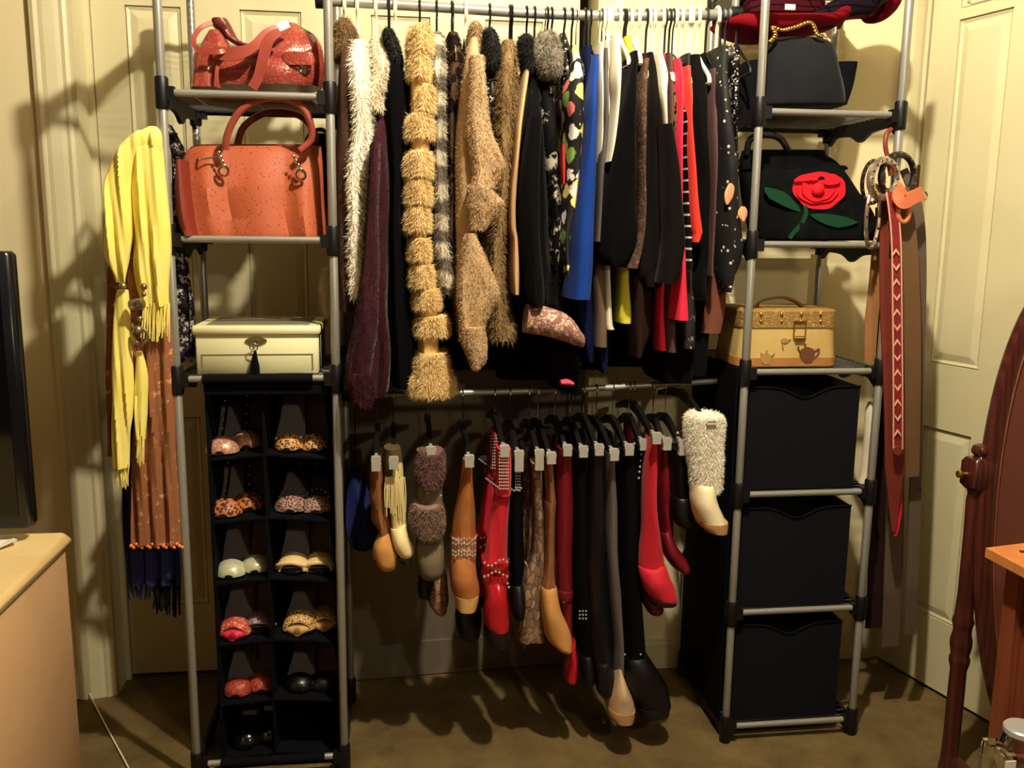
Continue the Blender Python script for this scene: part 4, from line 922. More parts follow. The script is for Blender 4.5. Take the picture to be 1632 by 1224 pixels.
boot('maroon boot with shiny toe behind the bright red boot', [(704, 1046, 1062), (780, 1046, 1066), (850, 1050, 1070)], 'darkred', 2.30, .07, [(1050, 850, 1066, 842), (1056, 880, 1076, 868), (1070, 902, 1092, 888), (1080, 908, 1096, 898)], 'darkred', cliplabel='maroon boot', mate=False)
boot('black leather boot left of the white fur boot', [(712, 1066, 1092), (760, 1068, 1096), (800, 1068, 1098), (815, 1068, 1100)], 'blackboot', 2.27, .09, [(790, 1068, 1099), (812, 1068, 1104), (826, 1072, 1106)], 'blackboot', extra=[('studs', 'nickel', 'dots', [(1080, 690), (1083, 710)], 2.21, .004)], cliplabel='black leather boot')
boot('white boot with shaggy fur shaft, rightmost on the lower rod', [(659, 1108, 1138), (664, 1096, 1150), (700, 1097, 1148), (740, 1100, 1145), (768, 1102, 1142), (776, 1104, 1136)], 'furwhite', 2.19, .11,
     [(770, 1103, 1135), (795, 1102, 1139), (815, 1105, 1148), (828, 1110, 1153)], 'whiteboot', ([(826, 1110, 1155), (834, 1112, 1155), (841, 1120, 1153)], 'soletan'), extra=[('ankle_cord', 'olivecuff', [(771, 1101, 1140), (774, 1101, 1140), (777, 1102, 1139)], 2.19, .115, {})], fr=(5200, .016, 'furwhite'), cliplabel='white fur boot', footd=.12, mate=False)
# soft blue bag behind the left boots
m = sl([(752, 556, 576), (775, 551, 586), (815, 549, 604), (845, 551, 610), (864, 556, 603)], 2.42, .14, 22, 4, 2.4, .008, .06)
t = thing('drawstring_bag', 'soft blue fabric bag hanging behind the brown slouch boot', 'bag', base_of(m))
part('bag_body', m, 'bluebag', t)
part('cord', MB().tube([A(566, 756, 2.42), A(566, 700, 2.40), rod_at(R2, A(566, 640, 2.38)[0]) + np.array([0, 0, .01])], .0022, 6, 3), 'blackplastic', t)
# ------------------------------------------------------------------ left tower: bags and box
mat('croc', (158, 74, 62), .28, tex='noise', c2=(140, 60, 50), scale=12, bump=.0, coat=.1)
mat('crocskin', (164, 78, 66), .26, tex='snake', c2=(146, 60, 50), c3=(116, 46, 38), scale=105, bump=.35, coat=.5)
mat('crocdark', (110, 40, 32), .4, tex='noise', c2=(90, 30, 24), scale=20)
mat('ostrich', (168, 82, 50), .6, tex='dots', c2=(122, 52, 32), scale=95, width=.34, bump=.25, bscale=120)
mat('ostrichdark', (120, 40, 26), .6)
mat('creambox', (226, 222, 178), .4, spec=.4)
mat('boxlid', (120, 112, 92), .5)
mat('keyplate', (120, 104, 70), .4, .6)
def tubepx(pts, r, n=8, sub=4): return MB().tube([A(*p) for p in pts], r, n, sub)
def strip(pts, wd, th=.003, sub=5, axis=(0, 1, 0)):
    """flat strap: pts are (px,py,Y); wd is its width in metres in the picture plane"""
    P = cr(np.array([A(*p) for p in pts]), sub); T = np.gradient(P, axis=0); T /= np.linalg.norm(T, axis=1, keepdims=True)
    ax = np.array(axis, float); R = []
    wd = np.interp(np.linspace(0, 1, len(P)), np.linspace(0, 1, len(np.atleast_1d(wd))), np.atleast_1d(wd)) if np.ndim(wd) else np.full(len(P), wd)
    for p, t_, q in zip(P, T, wd):
        s = np.cross(t_, ax); s /= np.linalg.norm(s) + 1e-9; nn = np.cross(s, t_)
        R.append([p - s * q / 2 - nn * th / 2, p + s * q / 2 - nn * th / 2, p + s * q / 2 + nn * th / 2, p - s * q / 2 + nn * th / 2])
    return MB().rings(np.array(R))
# red croc bag, top shelf
BZ = ZS[1] + .006
m = sl([(39, 452, 474), (46, 434, 486), (60, 420, 506), (80, 400, 516), (105, 340, 518), (130, 318, 514), (142, 322, 510)], 2.30, [.04, .06, .10, .14, .17, .18, .17], 28, 5, 2.6, .007, .07)
t = thing('handbag', 'slouchy glossy red crocodile handbag on the upper left shelf', 'handbag', base_of(m))
part('bag_body', m, 'crocskin', t)
part('side_gusset', sl([(50, 334, 352), (70, 322, 366), (88, 312, 372), (112, 312, 350), (142, 308, 352)], 2.25, [.05, .07, .09, .10, .10], 22, 5, 2.4, .006, .06), 'crocskin', t)
part('top_fold', sl([(31, 338, 362), (40, 338, 368), (52, 350, 374), (66, 366, 384), (76, 384, 412)], 2.26, .05, 16, 4, 2.2, .004, .05), 'crocdark', t)
part('handle', strip([(338, 36, 2.21), (320, 44, 2.20), (309, 60, 2.19), (311, 74, 2.18), (326, 82, 2.175), (350, 83, 2.175), (362, 78, 2.19)], .010, .004), 'croc', t)
part('handle', strip([(340, 84, 2.19), (372, 86, 2.18), (402, 76, 2.18), (424, 54, 2.19), (445, 44, 2.20), (460, 38, 2.21)], [.026, .03, .022, .02, .018, .016], .004), 'croc', t)
part('handle', strip([(446, 50, 2.185), (428, 64, 2.18), (420, 92, 2.18), (412, 122, 2.185), (402, 140, 2.19)], [.016, .024, .024, .022, .022], .004), 'croc', t)
part('handle', strip([(352, 92, 2.20), (346, 112, 2.195), (346, 130, 2.195), (350, 140, 2.20)], .008, .004), 'croc', t)
part('pocket_flap', sl([(84, 452, 498), (96, 450, 502), (104, 456, 500)], 2.215, .015, 16, 3, 3, .001, .05), 'crocskin', t)
# orange ostrich bag, second shelf
m = sl([(234, 306, 512), (250, 296, 514), (290, 288, 518), (340, 292, 522), (374, 300, 522), (379, 304, 520)], 2.30, [.06, .09, .13, .15, .16, .15], 56, 6, 3.6, .011, .13)
t = thing('handbag', 'structured orange ostrich leather handbag with two rolled handles', 'handbag', base_of(m))
part('bag_body', m, 'ostrich', t)
part('side_gusset', sl([(256, 284, 298), (300, 282, 304), (345, 286, 312), (376, 296, 318)], 2.23, .10, 16, 4, 2.4, .004), 'ostrichdark', t)
part('zip_top', sl([(231, 310, 505), (238, 306, 510)], 2.32, .05, 16, 2, 3, .002, .1), 'ostrichdark', t)
part('handle', MB().tube([A(*p) for p in [(359, 238, 2.222), (364, 210, 2.212), (382, 178, 2.205), (412, 160, 2.205), (446, 156, 2.205), (478, 168, 2.205), (494, 194, 2.212), (496, 222, 2.222), (478, 240, 2.222)]], .0085, 10, 4), 'croc', t)
part('handle', MB().tube([A(*p) for p in [(378, 232, 2.40), (390, 200, 2.41), (430, 178, 2.42), (476, 184, 2.42), (498, 206, 2.41), (504, 228, 2.40)]], .0085, 10, 4), 'ostrichdark', t)
for (x, y) in ((356, 273), (479, 279)):
    c = A(x, y, 2.222); a = np.linspace(0, 2 * math.pi, 15)
    part('eyelet', MB().tube([c + np.array([.011 * math.cos(q), 0, .011 * math.sin(q)]) for q in a], .0035, 7), 'chrome', t)
    mm = MB()
    for k in range(4): mm.ball(A(x + (2 - 3 * k if x < 400 else 1 - 4 * k), y - 8 - 7 * k, 2.218), (.004, .003, .006), 7, 4)
    part('chain', mm, 'chrome', t)
part('charm_chain', tubepx([(312, 251, 2.28), (320, 254, 2.23), (334, 252, 2.23), (350, 250, 2.23)], .0022, 6), 'chrome', t)
# small black bag behind the orange one
m = sl([(214, 490, 520), (240, 486, 526), (300, 480, 526), (374, 480, 526)], 2.48, .05, 18, 3, 3, .003)
t = thing('handbag', 'black bag squeezed behind the orange handbag', 'handbag', base_of(m)); part('bag_body', m, 'blackcloth', t)
part('handle', tubepx([(484, 240, 2.46), (492, 216, 2.45), (510, 206, 2.45), (524, 214, 2.46)], .005), 'blackplastic', t)
# cream jewellery box
zb = ZS[3] + .008; xa = A(314, 604, 2.205)[0]; xb = A(508, 604, 2.205)[0]; zt = A(410, 533, 2.205)[2]
t = thing('jewellery_box', 'cream wooden jewellery box with a keyed lock above the shoes', 'box', ((xa + xb) / 2, 2.32, zb))
part('box_body', MB().box((xa, 2.205, zb), (xb, 2.43, zt), bev=.003), 'creambox', t)
part('lid', MB().box((xa - .006, 2.197, zt), (xb + .006, 2.438, zt + .020), bev=.004), 'creambox', t)
part('lid_inlay', MB().box((xa + .022, 2.23, zt + .0195), (xb - .022, 2.41, zt + .0215)), 'boxlid', t)
part('lid_groove', MB().box((xa + .012, 2.2035, zt - .049), (xb - .012, 2.2055, zt - .047)), 'boxlid', t)
for a_, b_, c_, d_ in ((xa + .012, xa + .015, zb + .01, zt - .048), (xb - .015, xb - .012, zb + .01, zt - .048)): part('drawer_line', MB().box((a_, 2.2035, c_), (b_, 2.2055, d_)), 'boxlid', t)
lc = A(408, 543, 2.201)
part('lock_plate', MB().slab([lc + np.array([.023 * math.cos(q) * (1 + .12 * math.cos(4 * q)), 0, .010 * math.sin(q)]) for q in np.linspace(0, 6.283, 24, endpoint=False)], (0, .003, 0)), 'keyplate', t)
part('key', MB().tube([lc + np.array([.002, -.012, .0]), lc + np.array([.002, .004, 0])], .003, 6).tube([lc + np.array([.002 + .009 * math.cos(q) - .006, -.012, -.014 + .009 * math.sin(q)]) for q in np.linspace(0, 6.28, 13)], .0016, 6), 'chrome', t)
part('tassel', sl([(560, 405, 409), (572, 401, 411), (586, 399, 414), (602, 398, 414)], 2.187, .012, 12, 3, 2, .002, .02), 'blackcloth', t)

# ------------------------------------------------------------------ scarves at the left side
mat('yellowscarf', (244, 230, 136), .6, tex='noise', c2=(236, 214, 100), scale=8, sheen=.3)
mat('orangelace', (142, 88, 58), .6, tex='fleck', c2=(206, 150, 110), scale=46, width=.59)
mat('orangebead', (232, 128, 52), .4)
mat('navyscarf', (28, 32, 88), .7)
mat('printscarf', (34, 30, 40), .75, tex='fleck', c2=(186, 176, 160), scale=60, width=.52)
mat('agedsilver', (190, 176, 140), .3, .8, tex='noise', c2=(90, 80, 60), scale=60)
hk = A(244, 206, 2.20)
t = thing('scarf', 'yellow scarf with silver beads looped over the left tower post', 'scarf', (hk[0], hk[1], A(200, 780, 2.15)[2]))
Y0 = 2.15
part('neck_loop', sl([(202, 238, 250), (209, 228, 256), (222, 224, 258), (244, 220, 258), (262, 226, 254)], [2.19, 2.165, 2.155, 2.16, 2.17], [.03, .045, .05, .04, .02], 40, 5, 2.2, .005, .030), 'yellowscarf', t)
part('left_drape', sl([(208, 220, 240), (220, 204, 232), (244, 186, 222), (290, 170, 212), (340, 166, 210), (390, 166, 207), (414, 171, 205), (434, 181, 203), (450, 188, 201)], Y0, [.03, .05, .06, .06, .06, .06, .05, .03, .015], 60, 6, 2.2, .007, .034), 'yellowscarf', t)
part('right_drape', sl([(205, 230, 250), (216, 218, 255), (240, 212, 259), (310, 208, 266), (380, 210, 269), (430, 214, 270), (488, 226, 271)], Y0 + .012, [.03, .05, .06, .06, .06, .05, .03], 60, 6, 2.2, .007, .034), 'yellowscarf', t)
part('left_tail', sl([(462, 188, 204), (480, 184, 206), (560, 180, 211), (640, 178, 212), (700, 180, 208), (745, 182, 206)], Y0, .03, 48, 5, 2.2, .004, .026), 'yellowscarf', t)
part('right_tail', sl([(560, 218, 226), (600, 216, 236), (660, 216, 234), (700, 218, 230)], Y0 + .005, .02, 16, 4, 2.2, .003, .018), 'yellowscarf', t)
def fringe(x0, x1, y0, y1, Y, n, r=.0016, jit=3, slant=0):
    m = MB()
    for k in range(n):
        x = x0 + (x1 - x0) * (k + .5) / n; e = rng.normal(0, jit)
        m.tube([A(x, y0 - 3, Y + rng.uniform(-.008, .008)), A(x + e * .4, (y0 + y1) / 2, Y - .004), A(x + e + slant, y1 + rng.uniform(-10, 6), Y)], r, 5, 2)
    return m
part('fringe', fringe(228, 271, 486, 540, Y0, 22), 'yellowscarf', t, kind='stuff')
part('fringe', fringe(182, 206, 742, 778, Y0, 16), 'yellowscarf', t, kind='stuff')
part('fringe', fringe(219, 230, 698, 738, Y0, 6), 'yellowscarf', t, kind='stuff')
m = MB()
for (x, y, r) in ((196, 456, .009), (229, 457, .008), (229, 469, .006), (223, 508, .007), (220, 526, .011)): m.ball(A(x, y, Y0 - .02), r, 10, 6)
a, b = A(205, 488, Y0 - .03), A(231, 482, Y0 - .03); m.tube([a, a + (b - a) * .1, (a + b) / 2, a + (b - a) * .9, b], [.006, .012, .0135, .012, .006], 12)
part('bead', m, 'agedsilver', t, label='silver beads and tube pendant')
a = np.linspace(0, 6.28, 15); c = A(224, 536, Y0 - .02)
part('pendant', MB().tube([c + np.array([.016 * math.cos(q), 0, .018 * math.sin(q)]) for q in a], .004, 7), 'agedsilver', t)
hy = 2.185
m = sl([(215, 236, 254), (250, 216, 262), (330, 200, 270), (440, 196, 272), (560, 206, 280), (640, 212, 282), (760, 210, 288), (866, 208, 292)], hy, .03, 80, 5, 2.4, .006, .034)
t = thing('scarf', 'sheer orange lace scarf with beaded hem behind the yellow scarf', 'scarf', base_of(m)); part('scarf_cloth', m, 'orangelace', t)
part('side_fold', sl([(240, 218, 230), (330, 186, 204), (430, 172, 190), (560, 170, 184), (660, 170, 182), (726, 172, 180)], hy + .01, .02, 14, 4, 2.2, .003, .02), 'orangelace', t)
m = MB()
for k in range(20): m.ball(A(209 + 4.3 * k, 870 + 3 * math.sin(k * 2.1), hy - .012), .0048, 7, 4)
part('beaded_hem', m, 'orangebead', t, kind='stuff')
m = sl([(225, 244, 258), (400, 226, 270), (600, 205, 276), (780, 196, 286), (900, 200, 288), (930, 202, 288)], 2.235, .03, 70, 5, 2.4, .006, .034)
t = thing('scarf', 'navy blue fringed scarf ending lowest beside the tower', 'scarf', base_of(m)); part('scarf_cloth', m, 'navyscarf', t)
part('fringe', fringe(202, 246, 926, 952, 2.235, 20, .0018), 'navyscarf', t, kind='stuff'); part('fringe', fringe(246, 288, 926, 978, 2.23, 22, .0020), 'blackcloth', t, kind='stuff')
m = sl([(200, 262, 274), (225, 268, 288), (250, 274, 297), (300, 275, 292), (380, 272, 289), (430, 272, 303), (500, 280, 311), (560, 282, 312), (576, 284, 310)], 2.33, .03, 22, 5, 2.3, .005, .03)
t = thing('scarf', 'black and white speckled scarf inside the left tower post', 'scarf', base_of(m)); part('scarf_cloth', m, 'printscarf', t); part('knot', sl([(196, 256, 268), (206, 260, 276), (214, 266, 284)], 2.30, .03, 12, 3, 2), 'printscarf', t)

# ------------------------------------------------------------------ right tower: bags, case, bins
mat('blacksuede', (32, 33, 37), .95, tex='noise', c2=(26, 27, 31), scale=12, bump=.2, bscale=240, sheen=.35)
mat('maroon', (60, 14, 24), .8, bump=.15, bscale=160)
mat('redfelt', (112, 12, 22), .85, bump=.12, bscale=200)
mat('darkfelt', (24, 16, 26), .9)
mat('rosered', (216, 34, 48), .8)
mat('leafgreen', (26, 62, 42), .85)
mat('blackwoolbag', (8, 8, 10), .9, tex='noise', c2=(16, 18, 18), scale=22, bump=.3, bscale=260)
mat('vanity', (206, 180, 112), .6, tex='noise', c2=(190, 158, 96), scale=7)
mat('vanitylid', (176, 142, 80), .55, tex='snake', c2=(150, 116, 62), c3=(120, 90, 50), scale=120, bump=.5)
mat('vanitybase', (176, 120, 66), .6, tex='noise', c2=(160, 104, 56), scale=10)
mat('teapot', (104, 60, 34), .6)
mat('teapotpale', (166, 130, 74), .6)
mat('handletan', (120, 82, 54), .6)
m = sl([(62, 1228, 1308), (70, 1218, 1320), (84, 1212, 1326), (110, 1210, 1330), (140, 1208, 1336), (166, 1206, 1338), (172, 1210, 1334)], 2.34, [.05, .09, .12, .14, .15, .15, .14], 30, 4, 3, .003, .08)
t = thing('handbag', 'black suede handbag with gold chain on the upper right shelf', 'handbag', base_of(m)); part('bag_body', m, 'blacksuede', t)
part('side_wing', sl([(100, 1330, 1364), (112, 1330, 1362), (140, 1332, 1356), (168, 1330, 1346)], 2.44, .05, 14, 3, 3), 'blackcloth', t)
part('left_wing', sl([(100, 1184, 1214), (130, 1176, 1212), (170, 1168, 1210), (196, 1168, 1208)], 2.40, .10, 14, 3, 2.6), 'blackcloth', t)
m = MB()
for k, (x, y) in enumerate(cr(np.array([(1228, 66), (1236, 56), (1232, 44), (1246, 48), (1258, 46), (1272, 42), (1288, 36), (1296, 40), (1302, 54), (1310, 58)], float), 3)):
    m.ball(A(x, y, 2.28), (.007, .005, .005), 8, 4)
part('gold_chain', m, 'gold', t, kind='stuff')
# red hat and maroon bag on top
m = sl([(-46, 1196, 1296), (-20, 1186, 1306), (10, 1182, 1310), (24, 1184, 1306)], 2.46, .10, 24, 3, 4, .003)
t = thing('bag', 'maroon bag with a small white tag above the red hat', 'bag', base_of(m)); part('bag_body', m, 'maroon', t)
part('zip', strip([(1184, 24, 2.40), (1240, 26, 2.40), (1304, 30, 2.40)], .008, .003), 'greycloth', t); part('tag', MB().box(tuple(A(1251, 16, 2.404)), tuple(A(1268, 7, 2.404) + np.array([0, .002, 0]))), 'paper', t)
m = sl([(1141, 36, 1143, 46), (1158, 30, 1160, 54), (1182, 27, 1184, 64), (1215, 27, 1215, 66), (1260, 28, 1262, 60), (1302, 27, 1306, 52), (1318, 12, 1326, 46), (1342, -6, 1346, 33), (1366, -18, 1370, 28), (1392, -26, 1398, 30)], 2.43, [.10, .16, .20, .22, .22, .20, .18, .16, .14, .12], 28, 4, 2.6, .003, .2)
t = thing('hat', 'large soft red felt hat with wavy upturned brim on the upper right shelf', 'hat', base_of(m)); part('brim', m, 'redfelt', t)
part('brim_edge', sl([(1384, -30, 1392, 36), (1402, -34, 1406, 34), (1416, -36, 1422, 18), (1426, -34, 1430, -8)], 2.42, [.14, .14, .12, .08], 24, 4, 2.4, 0), 'redfelt', t)
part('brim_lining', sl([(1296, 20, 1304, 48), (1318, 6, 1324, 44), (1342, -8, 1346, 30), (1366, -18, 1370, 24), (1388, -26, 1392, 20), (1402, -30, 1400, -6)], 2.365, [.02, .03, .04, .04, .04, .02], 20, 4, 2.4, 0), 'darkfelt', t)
# rose bag
m = sl([(246, 1182, 1312), (262, 1180, 1334), (300, 1184, 1360), (340, 1190, 1384), (376, 1196, 1398), (383, 1200, 1396)], 2.34, [.05, .08, .12, .14, .15, .14], 32, 5, 3.2, .004, .1)
t = thing('handbag', 'black wool handbag with a red felt rose and green leaves', 'handbag', base_of(m)); part('bag_body', m, 'blackwoolbag', t)
part('top_edge', sl([(240, 1184, 1312), (256, 1182, 1314), (270, 1182, 1316)], 2.33, .07, 20, 3, 3.4, .002), 'blackwoolbag', t)
part('side_tab', sl([(264, 1326, 1346), (269, 1322, 1352), (274, 1320, 1340)], 2.37, .03, 12, 2, 2), 'blackwoolbag', t)
part('handle', tubepx([(1190, 246, 2.31), (1196, 222, 2.30), (1220, 215, 2.30), (1242, 220, 2.30), (1254, 236, 2.30), (1260, 250, 2.31)], .0085, 10), 'blackplastic', t)
YR = 2.265
def petal(cx, cy, rx, ry, y, th, seed, a0=0, a1=6.2832, inner=0.0):
    rr = np.random.default_rng(seed); ph = rr.uniform(0, 6, 3); P = []
    for q in np.linspace(a0, a1, 40, endpoint=a1 - a0 < 6.2):
        k = 1 + .04 * math.sin(3 * q + ph[0]) + .025 * math.sin(7 * q + ph[1]); P.append((cx + rx * k * math.cos(q), cy + ry * k * math.sin(q)))
    if inner: P += [(cx + (x - cx) * inner, cy + (yy - cy) * inner) for x, yy in P[::-1]]
    return MB().slab([A(x, yy, y) for x, yy in P], (0, th, 0))
part('rose_petal', petal(1306, 303, 42, 30, YR, .006, 1), 'rosered', t)
part('rose_petal', petal(1304, 300, 26, 21, YR - .008, .006, 2, .1, 3.6, .70), 'rosered', t); part('rose_petal', petal(1292, 288, 24, 10, YR - .008, .006, 5, 3.0, 6.1, .1), 'rosered', t)
part('rose_petal', petal(1303, 300, 33, 25, YR - .005, .006, 3, .2, 3.0, .85), 'rosered', t)
part('rose_petal', petal(1322, 286, 18, 9, YR - .008, .006, 4), 'rosered', t)
part('rose_bud', MB().ball(A(1304, 302, YR - .008), (.017, .012, .018), 12, 7), 'rosered', t)
part('leaf', MB().slab([A(x, y, YR + .002) for x, y in [(1218, 298), (1232, 300), (1250, 306), (1264, 318), (1274, 330), (1276, 338), (1262, 334), (1244, 326), (1226, 316), (1219, 306)]], (0, .005, 0)), 'leafgreen', t)
part('leaf', MB().slab([A(x, y, YR - .002) for x, y in [(1290, 342), (1306, 340), (1330, 342), (1350, 346), (1368, 354), (1354, 360), (1336, 363), (1316, 358), (1300, 350)]], (0, .005, 0)), 'leafgreen', t)
part('stem', strip([(1283, 328, YR), (1284, 342, YR), (1276, 358, YR), (1264, 372, YR), (1258, 380, YR)], .011, .004), 'leafgreen', t)
# vanity case
zb = ZS[3] + .008; xa, xb = A(1177, 584, 2.25)[0], A(1336, 584, 2.25)[0]; zt, zl = A(1260, 522, 2.25)[2], A(1260, 494, 2.25)[2]
t = thing('vanity_case', 'yellowed vanity case with teapots and studded lid', 'case', ((xa + xb) / 2, 2.34, zb))
def rrect(x0, x1, y0, y1, z, r, n=6):
    P = []
    for cx, cy, a0 in ((x1 - r, y1 - r, 0), (x0 + r, y1 - r, 1.5708), (x0 + r, y0 + r, 3.1416), (x1 - r, y0 + r, 4.7124)):
        for k in range(n + 1): q = a0 + 1.5708 * k / n; P.append((cx + r * math.cos(q), cy + r * math.sin(q), z))
    return P
xi = .010
part('case_body', MB().rings(np.array([rrect(xa + g, xb - g, 2.25, 2.45, z, .03) for z, g in ((zb, 0), (zb + .004, -.001), (zt - .001, xi))])), 'vanity', t)
part('case_base', MB().rings(np.array([rrect(xa - .0015, xb + .0015, 2.2485, 2.4515, z, .031) for z in (zb + .002, zb + .024)])), 'vanitybase', t)
part('lid', MB().rings(np.array([rrect(xa + xi - .003, xb - xi + .003, 2.247, 2.453, z, .032) for z in (zt, zl - .004)] + [rrect(xa + xi + .001, xb - xi - .001, 2.251, 2.449, zl, .03)])), 'vanitylid', t)
m = MB()
for k, x in enumerate((1213, 1246, 1277, 1308)): 
    for yy in (501, 512): m.ball(A(x, yy, 2.245), (.004, .003, .006 if yy == 501 else .004), 7, 4)
part('studs', m, 'gold', t, kind='stuff')
a_ = A(1266, 512, 2.244); b_ = A(1283, 536, 2.244); mm = MB()
mm.tube([(a_[0], 2.243, a_[2]), (b_[0], 2.243, a_[2]), (b_[0], 2.243, b_[2]), (a_[0], 2.243, b_[2]), (a_[0], 2.243, a_[2])], .0022, 6)
part('latch', mm, 'gold', t); q = A(1275, 541, 2.244); part('latch_catch', MB().box((q[0] - .013, 2.242, q[2] - .004), (q[0] + .013, 2.25, q[2] + .004)), 'brass', t)
part('handle', strip([(1206, 492, 2.33), (1210, 482, 2.33), (1226, 476, 2.33), (1248, 474, 2.33), (1268, 481, 2.33), (1282, 492, 2.33)], .012, .006, axis=(0, 0.3, 1)), 'handletan', t)
def blob(cx, cy, rx, ry, mtl, nm, extra=()):
    m = petal(cx, cy, rx, ry, 2.247, .003, int(cx)); 
    for e in extra: m.tube([A(x, y, 2.248) for x, y in e], .0022, 6, 3)
    part(nm, m, mtl, t)
blob(1287, 566, 12, 13, 'teapot', 'teapot_motif', ([(1298, 560), (1305, 556), (1304, 564), (1298, 570)], [(1276, 562), (1272, 556), (1273, 552)], [(1283, 553), (1284, 548)]))
blob(1221, 572, 8, 9, 'teapotpale', 'teapot_motif', ([(1228, 568), (1234, 563)], [(1214, 566), (1213, 562)], [(1221, 563), (1222, 558)]))
blob(1251, 543, 6, 4, 'teapotpale', 'leaf_motif', ([(1247, 548), (1248, 556)], [(1256, 542), (1260, 540)]))
# bins
for k, nm in ((4, 'upper'), (5, 'middle'), (6, 'lowest')):
    z0 = ZS[k] + .010; z1 = ZS[k - 1] - .042
    x0, x1, y0, y1 = RX0 + .018, RX1 - .045, 2.225, 2.575
    t = thing('fabric_bin', nm + ' of three black fabric bins in the right tower', 'bin', ((x0 + x1) / 2, (y0 + y1) / 2, z0), 'black fabric bins')
    part('bin_front', MB().slab([(x0 + (x1 - x0) * u, y0, z0 + (z1 - z0) * 1.0 - .030 * math.exp(-((u - .5) / .16) ** 2)) for u in np.linspace(0, 1, 25)] + [(x1, y0, z0), (x0, y0, z0)], (0, .006, 0)), 'binfabric', t)
    for xx in (x0, x1 - .006): part('bin_side', MB().box((xx, y0 + .006, z0), (xx + .006, y1, z1)), 'binfabric', t)
    part('bin_back', MB().box((x0 + .006, y1 - .006, z0), (x1 - .006, y1, z1)), 'binfabric', t)
    part('bin_floor', MB().box((x0, y0 + .004, z0 - .003), (x1, y1, z0 + .004)), 'binfabric', t)
    part('bin_trim', MB().tube([(x0 + (x1 - x0) * u, y0 - .001, z0 + (z1 - z0) - .030 * math.exp(-((u - .5) / .16) ** 2)) for u in np.linspace(0, 1, 25)], .003, 6), 'blackcloth', t)
    # contents hint: dark folded cloth below the rim
    part('folded_cloth', sl([(0, 0, 1)] * 2, 2.3, .01) if False else MB().box((x0 + .02, y0 + .03, z0 + .01), (x1 - .02, y1 - .03, z1 - .05), bev=.02), 'blackwool2', t)
cover = MB().box((RX0 - .014, 2.235, .05), (RX0 - .009, 2.585, 1.045))
solo('tower_side_cover', cover, 'blackcloth', 'black fabric cover on the left side of the right tower bins', 'cover', smooth=False)

# white strap between bin and post
m = sl([(640, 1386, 1392), (660, 1380, 1391), (700, 1378, 1390), (740, 1374, 1388), (770, 1368, 1384)], 2.27, .03, 14, 4, 2.2, .004, .03)
solo('white_scarf', m, 'furcream', 'white cloth stuffed between the upper bin and the tower post', 'scarf')

# ------------------------------------------------------------------ belts
mat('beltbrown', (112, 82, 56), .6, tex='noise', c2=(98, 70, 46), scale=12)
mat('beltgrey', (92, 76, 62), .65)
mat('beltcoral', (206, 112, 78), .5)
mat('beltred', (140, 30, 38), .6, tex='noise', c2=(112, 28, 34), scale=60)
mat('beltedge', (220, 170, 140), .6)
mat('beltrust', (120, 48, 36), .55, tex='noise', c2=(104, 38, 30), scale=12)
mat('beltsilver', (196, 182, 168), .25, .85)
mat('beltblack', (22, 18, 16), .4)
mat('beltmagenta', (190, 30, 60), .5)
mat('belttan', (150, 104, 64), .6)
belts = [
 ('belt', 'red embroidered belt with pale edges hanging at the right tower', [(1420, 306, 2.17), (1428, 380, 2.16), (1430, 500, 2.155), (1431, 620, 2.155), (1431, 716, 2.16)], .024, 'beltred'),
 ('belt', 'wide brown leather belt right of the embroidered one', [(1436, 300, 2.20), (1446, 380, 2.19), (1452, 500, 2.19), (1454, 620, 2.19), (1452, 760, 2.20)], [.04, .05, .05, .045, .045], 'beltbrown'),
 ('belt', 'grey-brown belt furthest right against the open door', [(1440, 270, 2.24), (1462, 330, 2.23), (1468, 420, 2.23), (1464, 600, 2.23), (1458, 800, 2.24), (1450, 1010, 2.25)], [.02, .026, .028, .03, .034, .034], 'beltgrey'),
 ('belt', 'rust red leather belt ending in a point below the embroidered belt', [(1412, 300, 2.21), (1414, 480, 2.20), (1424, 620, 2.19), (1426, 740, 2.185), (1424, 800, 2.19), (1424, 846, 2.19)], [.03, .04, .055, .055, .03, .008], 'beltrust'),
 ('belt', 'magenta belt tip showing beneath the rust belt', [(1428, 500, 2.235), (1430, 780, 2.21), (1428, 830, 2.20), (1426, 854, 2.195)], [.02, .026, .022, .008], 'beltmagenta'),
 ('belt', 'brown belt hanging inside the right tower beside the vanity case', [(1398, 392, 2.26), (1394, 460, 2.25), (1388, 520, 2.25), (1386, 578, 2.25)], [.026, .034, .036, .03], 'belttan'),
 ('belt', 'dark brown long belt behind the right tower post', [(1404, 330, 2.32), (1406, 600, 2.30), (1402, 800, 2.30), (1392, 1000, 2.31)], [.03, .04, .05, .05], 'darkbrown'),
 ('belt', 'dark grey long belt hanging lowest in the belt bundle', [(1424, 420, 2.30), (1428, 700, 2.28), (1424, 900, 2.28), (1418, 1030, 2.29)], [.03, .045, .055, .05], 'beltgrey'),
]
for nm, lb, pts, wd, mt in belts:
    b_ = strip(pts, wd, .005); t = thing(nm, lb, 'belt', base_of(b_), 'belts hanging beside the right tower'); part('strap', b_, mt, t)
    if mt == 'beltred':
        for s in (-1, 1): part('edge_stitching', strip([(x + s * 7.2, y, Y - .003) for x, y, Y in pts], .0028, .003), 'beltedge', t)
        for k in range(13):
            y = 402 + 24 * k; x = np.interp(y, [306, 380, 500, 620, 716], [1420, 1428, 1430, 1431, 1431]); dy = 6 if k % 2 else -6
            part('motif', MB().slab([A(x + u, y + v, 2.1505) for u, v in ((-5, -dy), (0, dy * .2), (5, -dy), (5, -dy * .3), (0, dy), (-5, -dy * .3))], (0, .002, 0)), 'beltedge', t)
        part('belt_tip', MB().lathe(A(1430, 718, 2.155), [(.012, -.003), (.013, 0), (.012, .004)], 14, 'y'), 'beltrust', t)
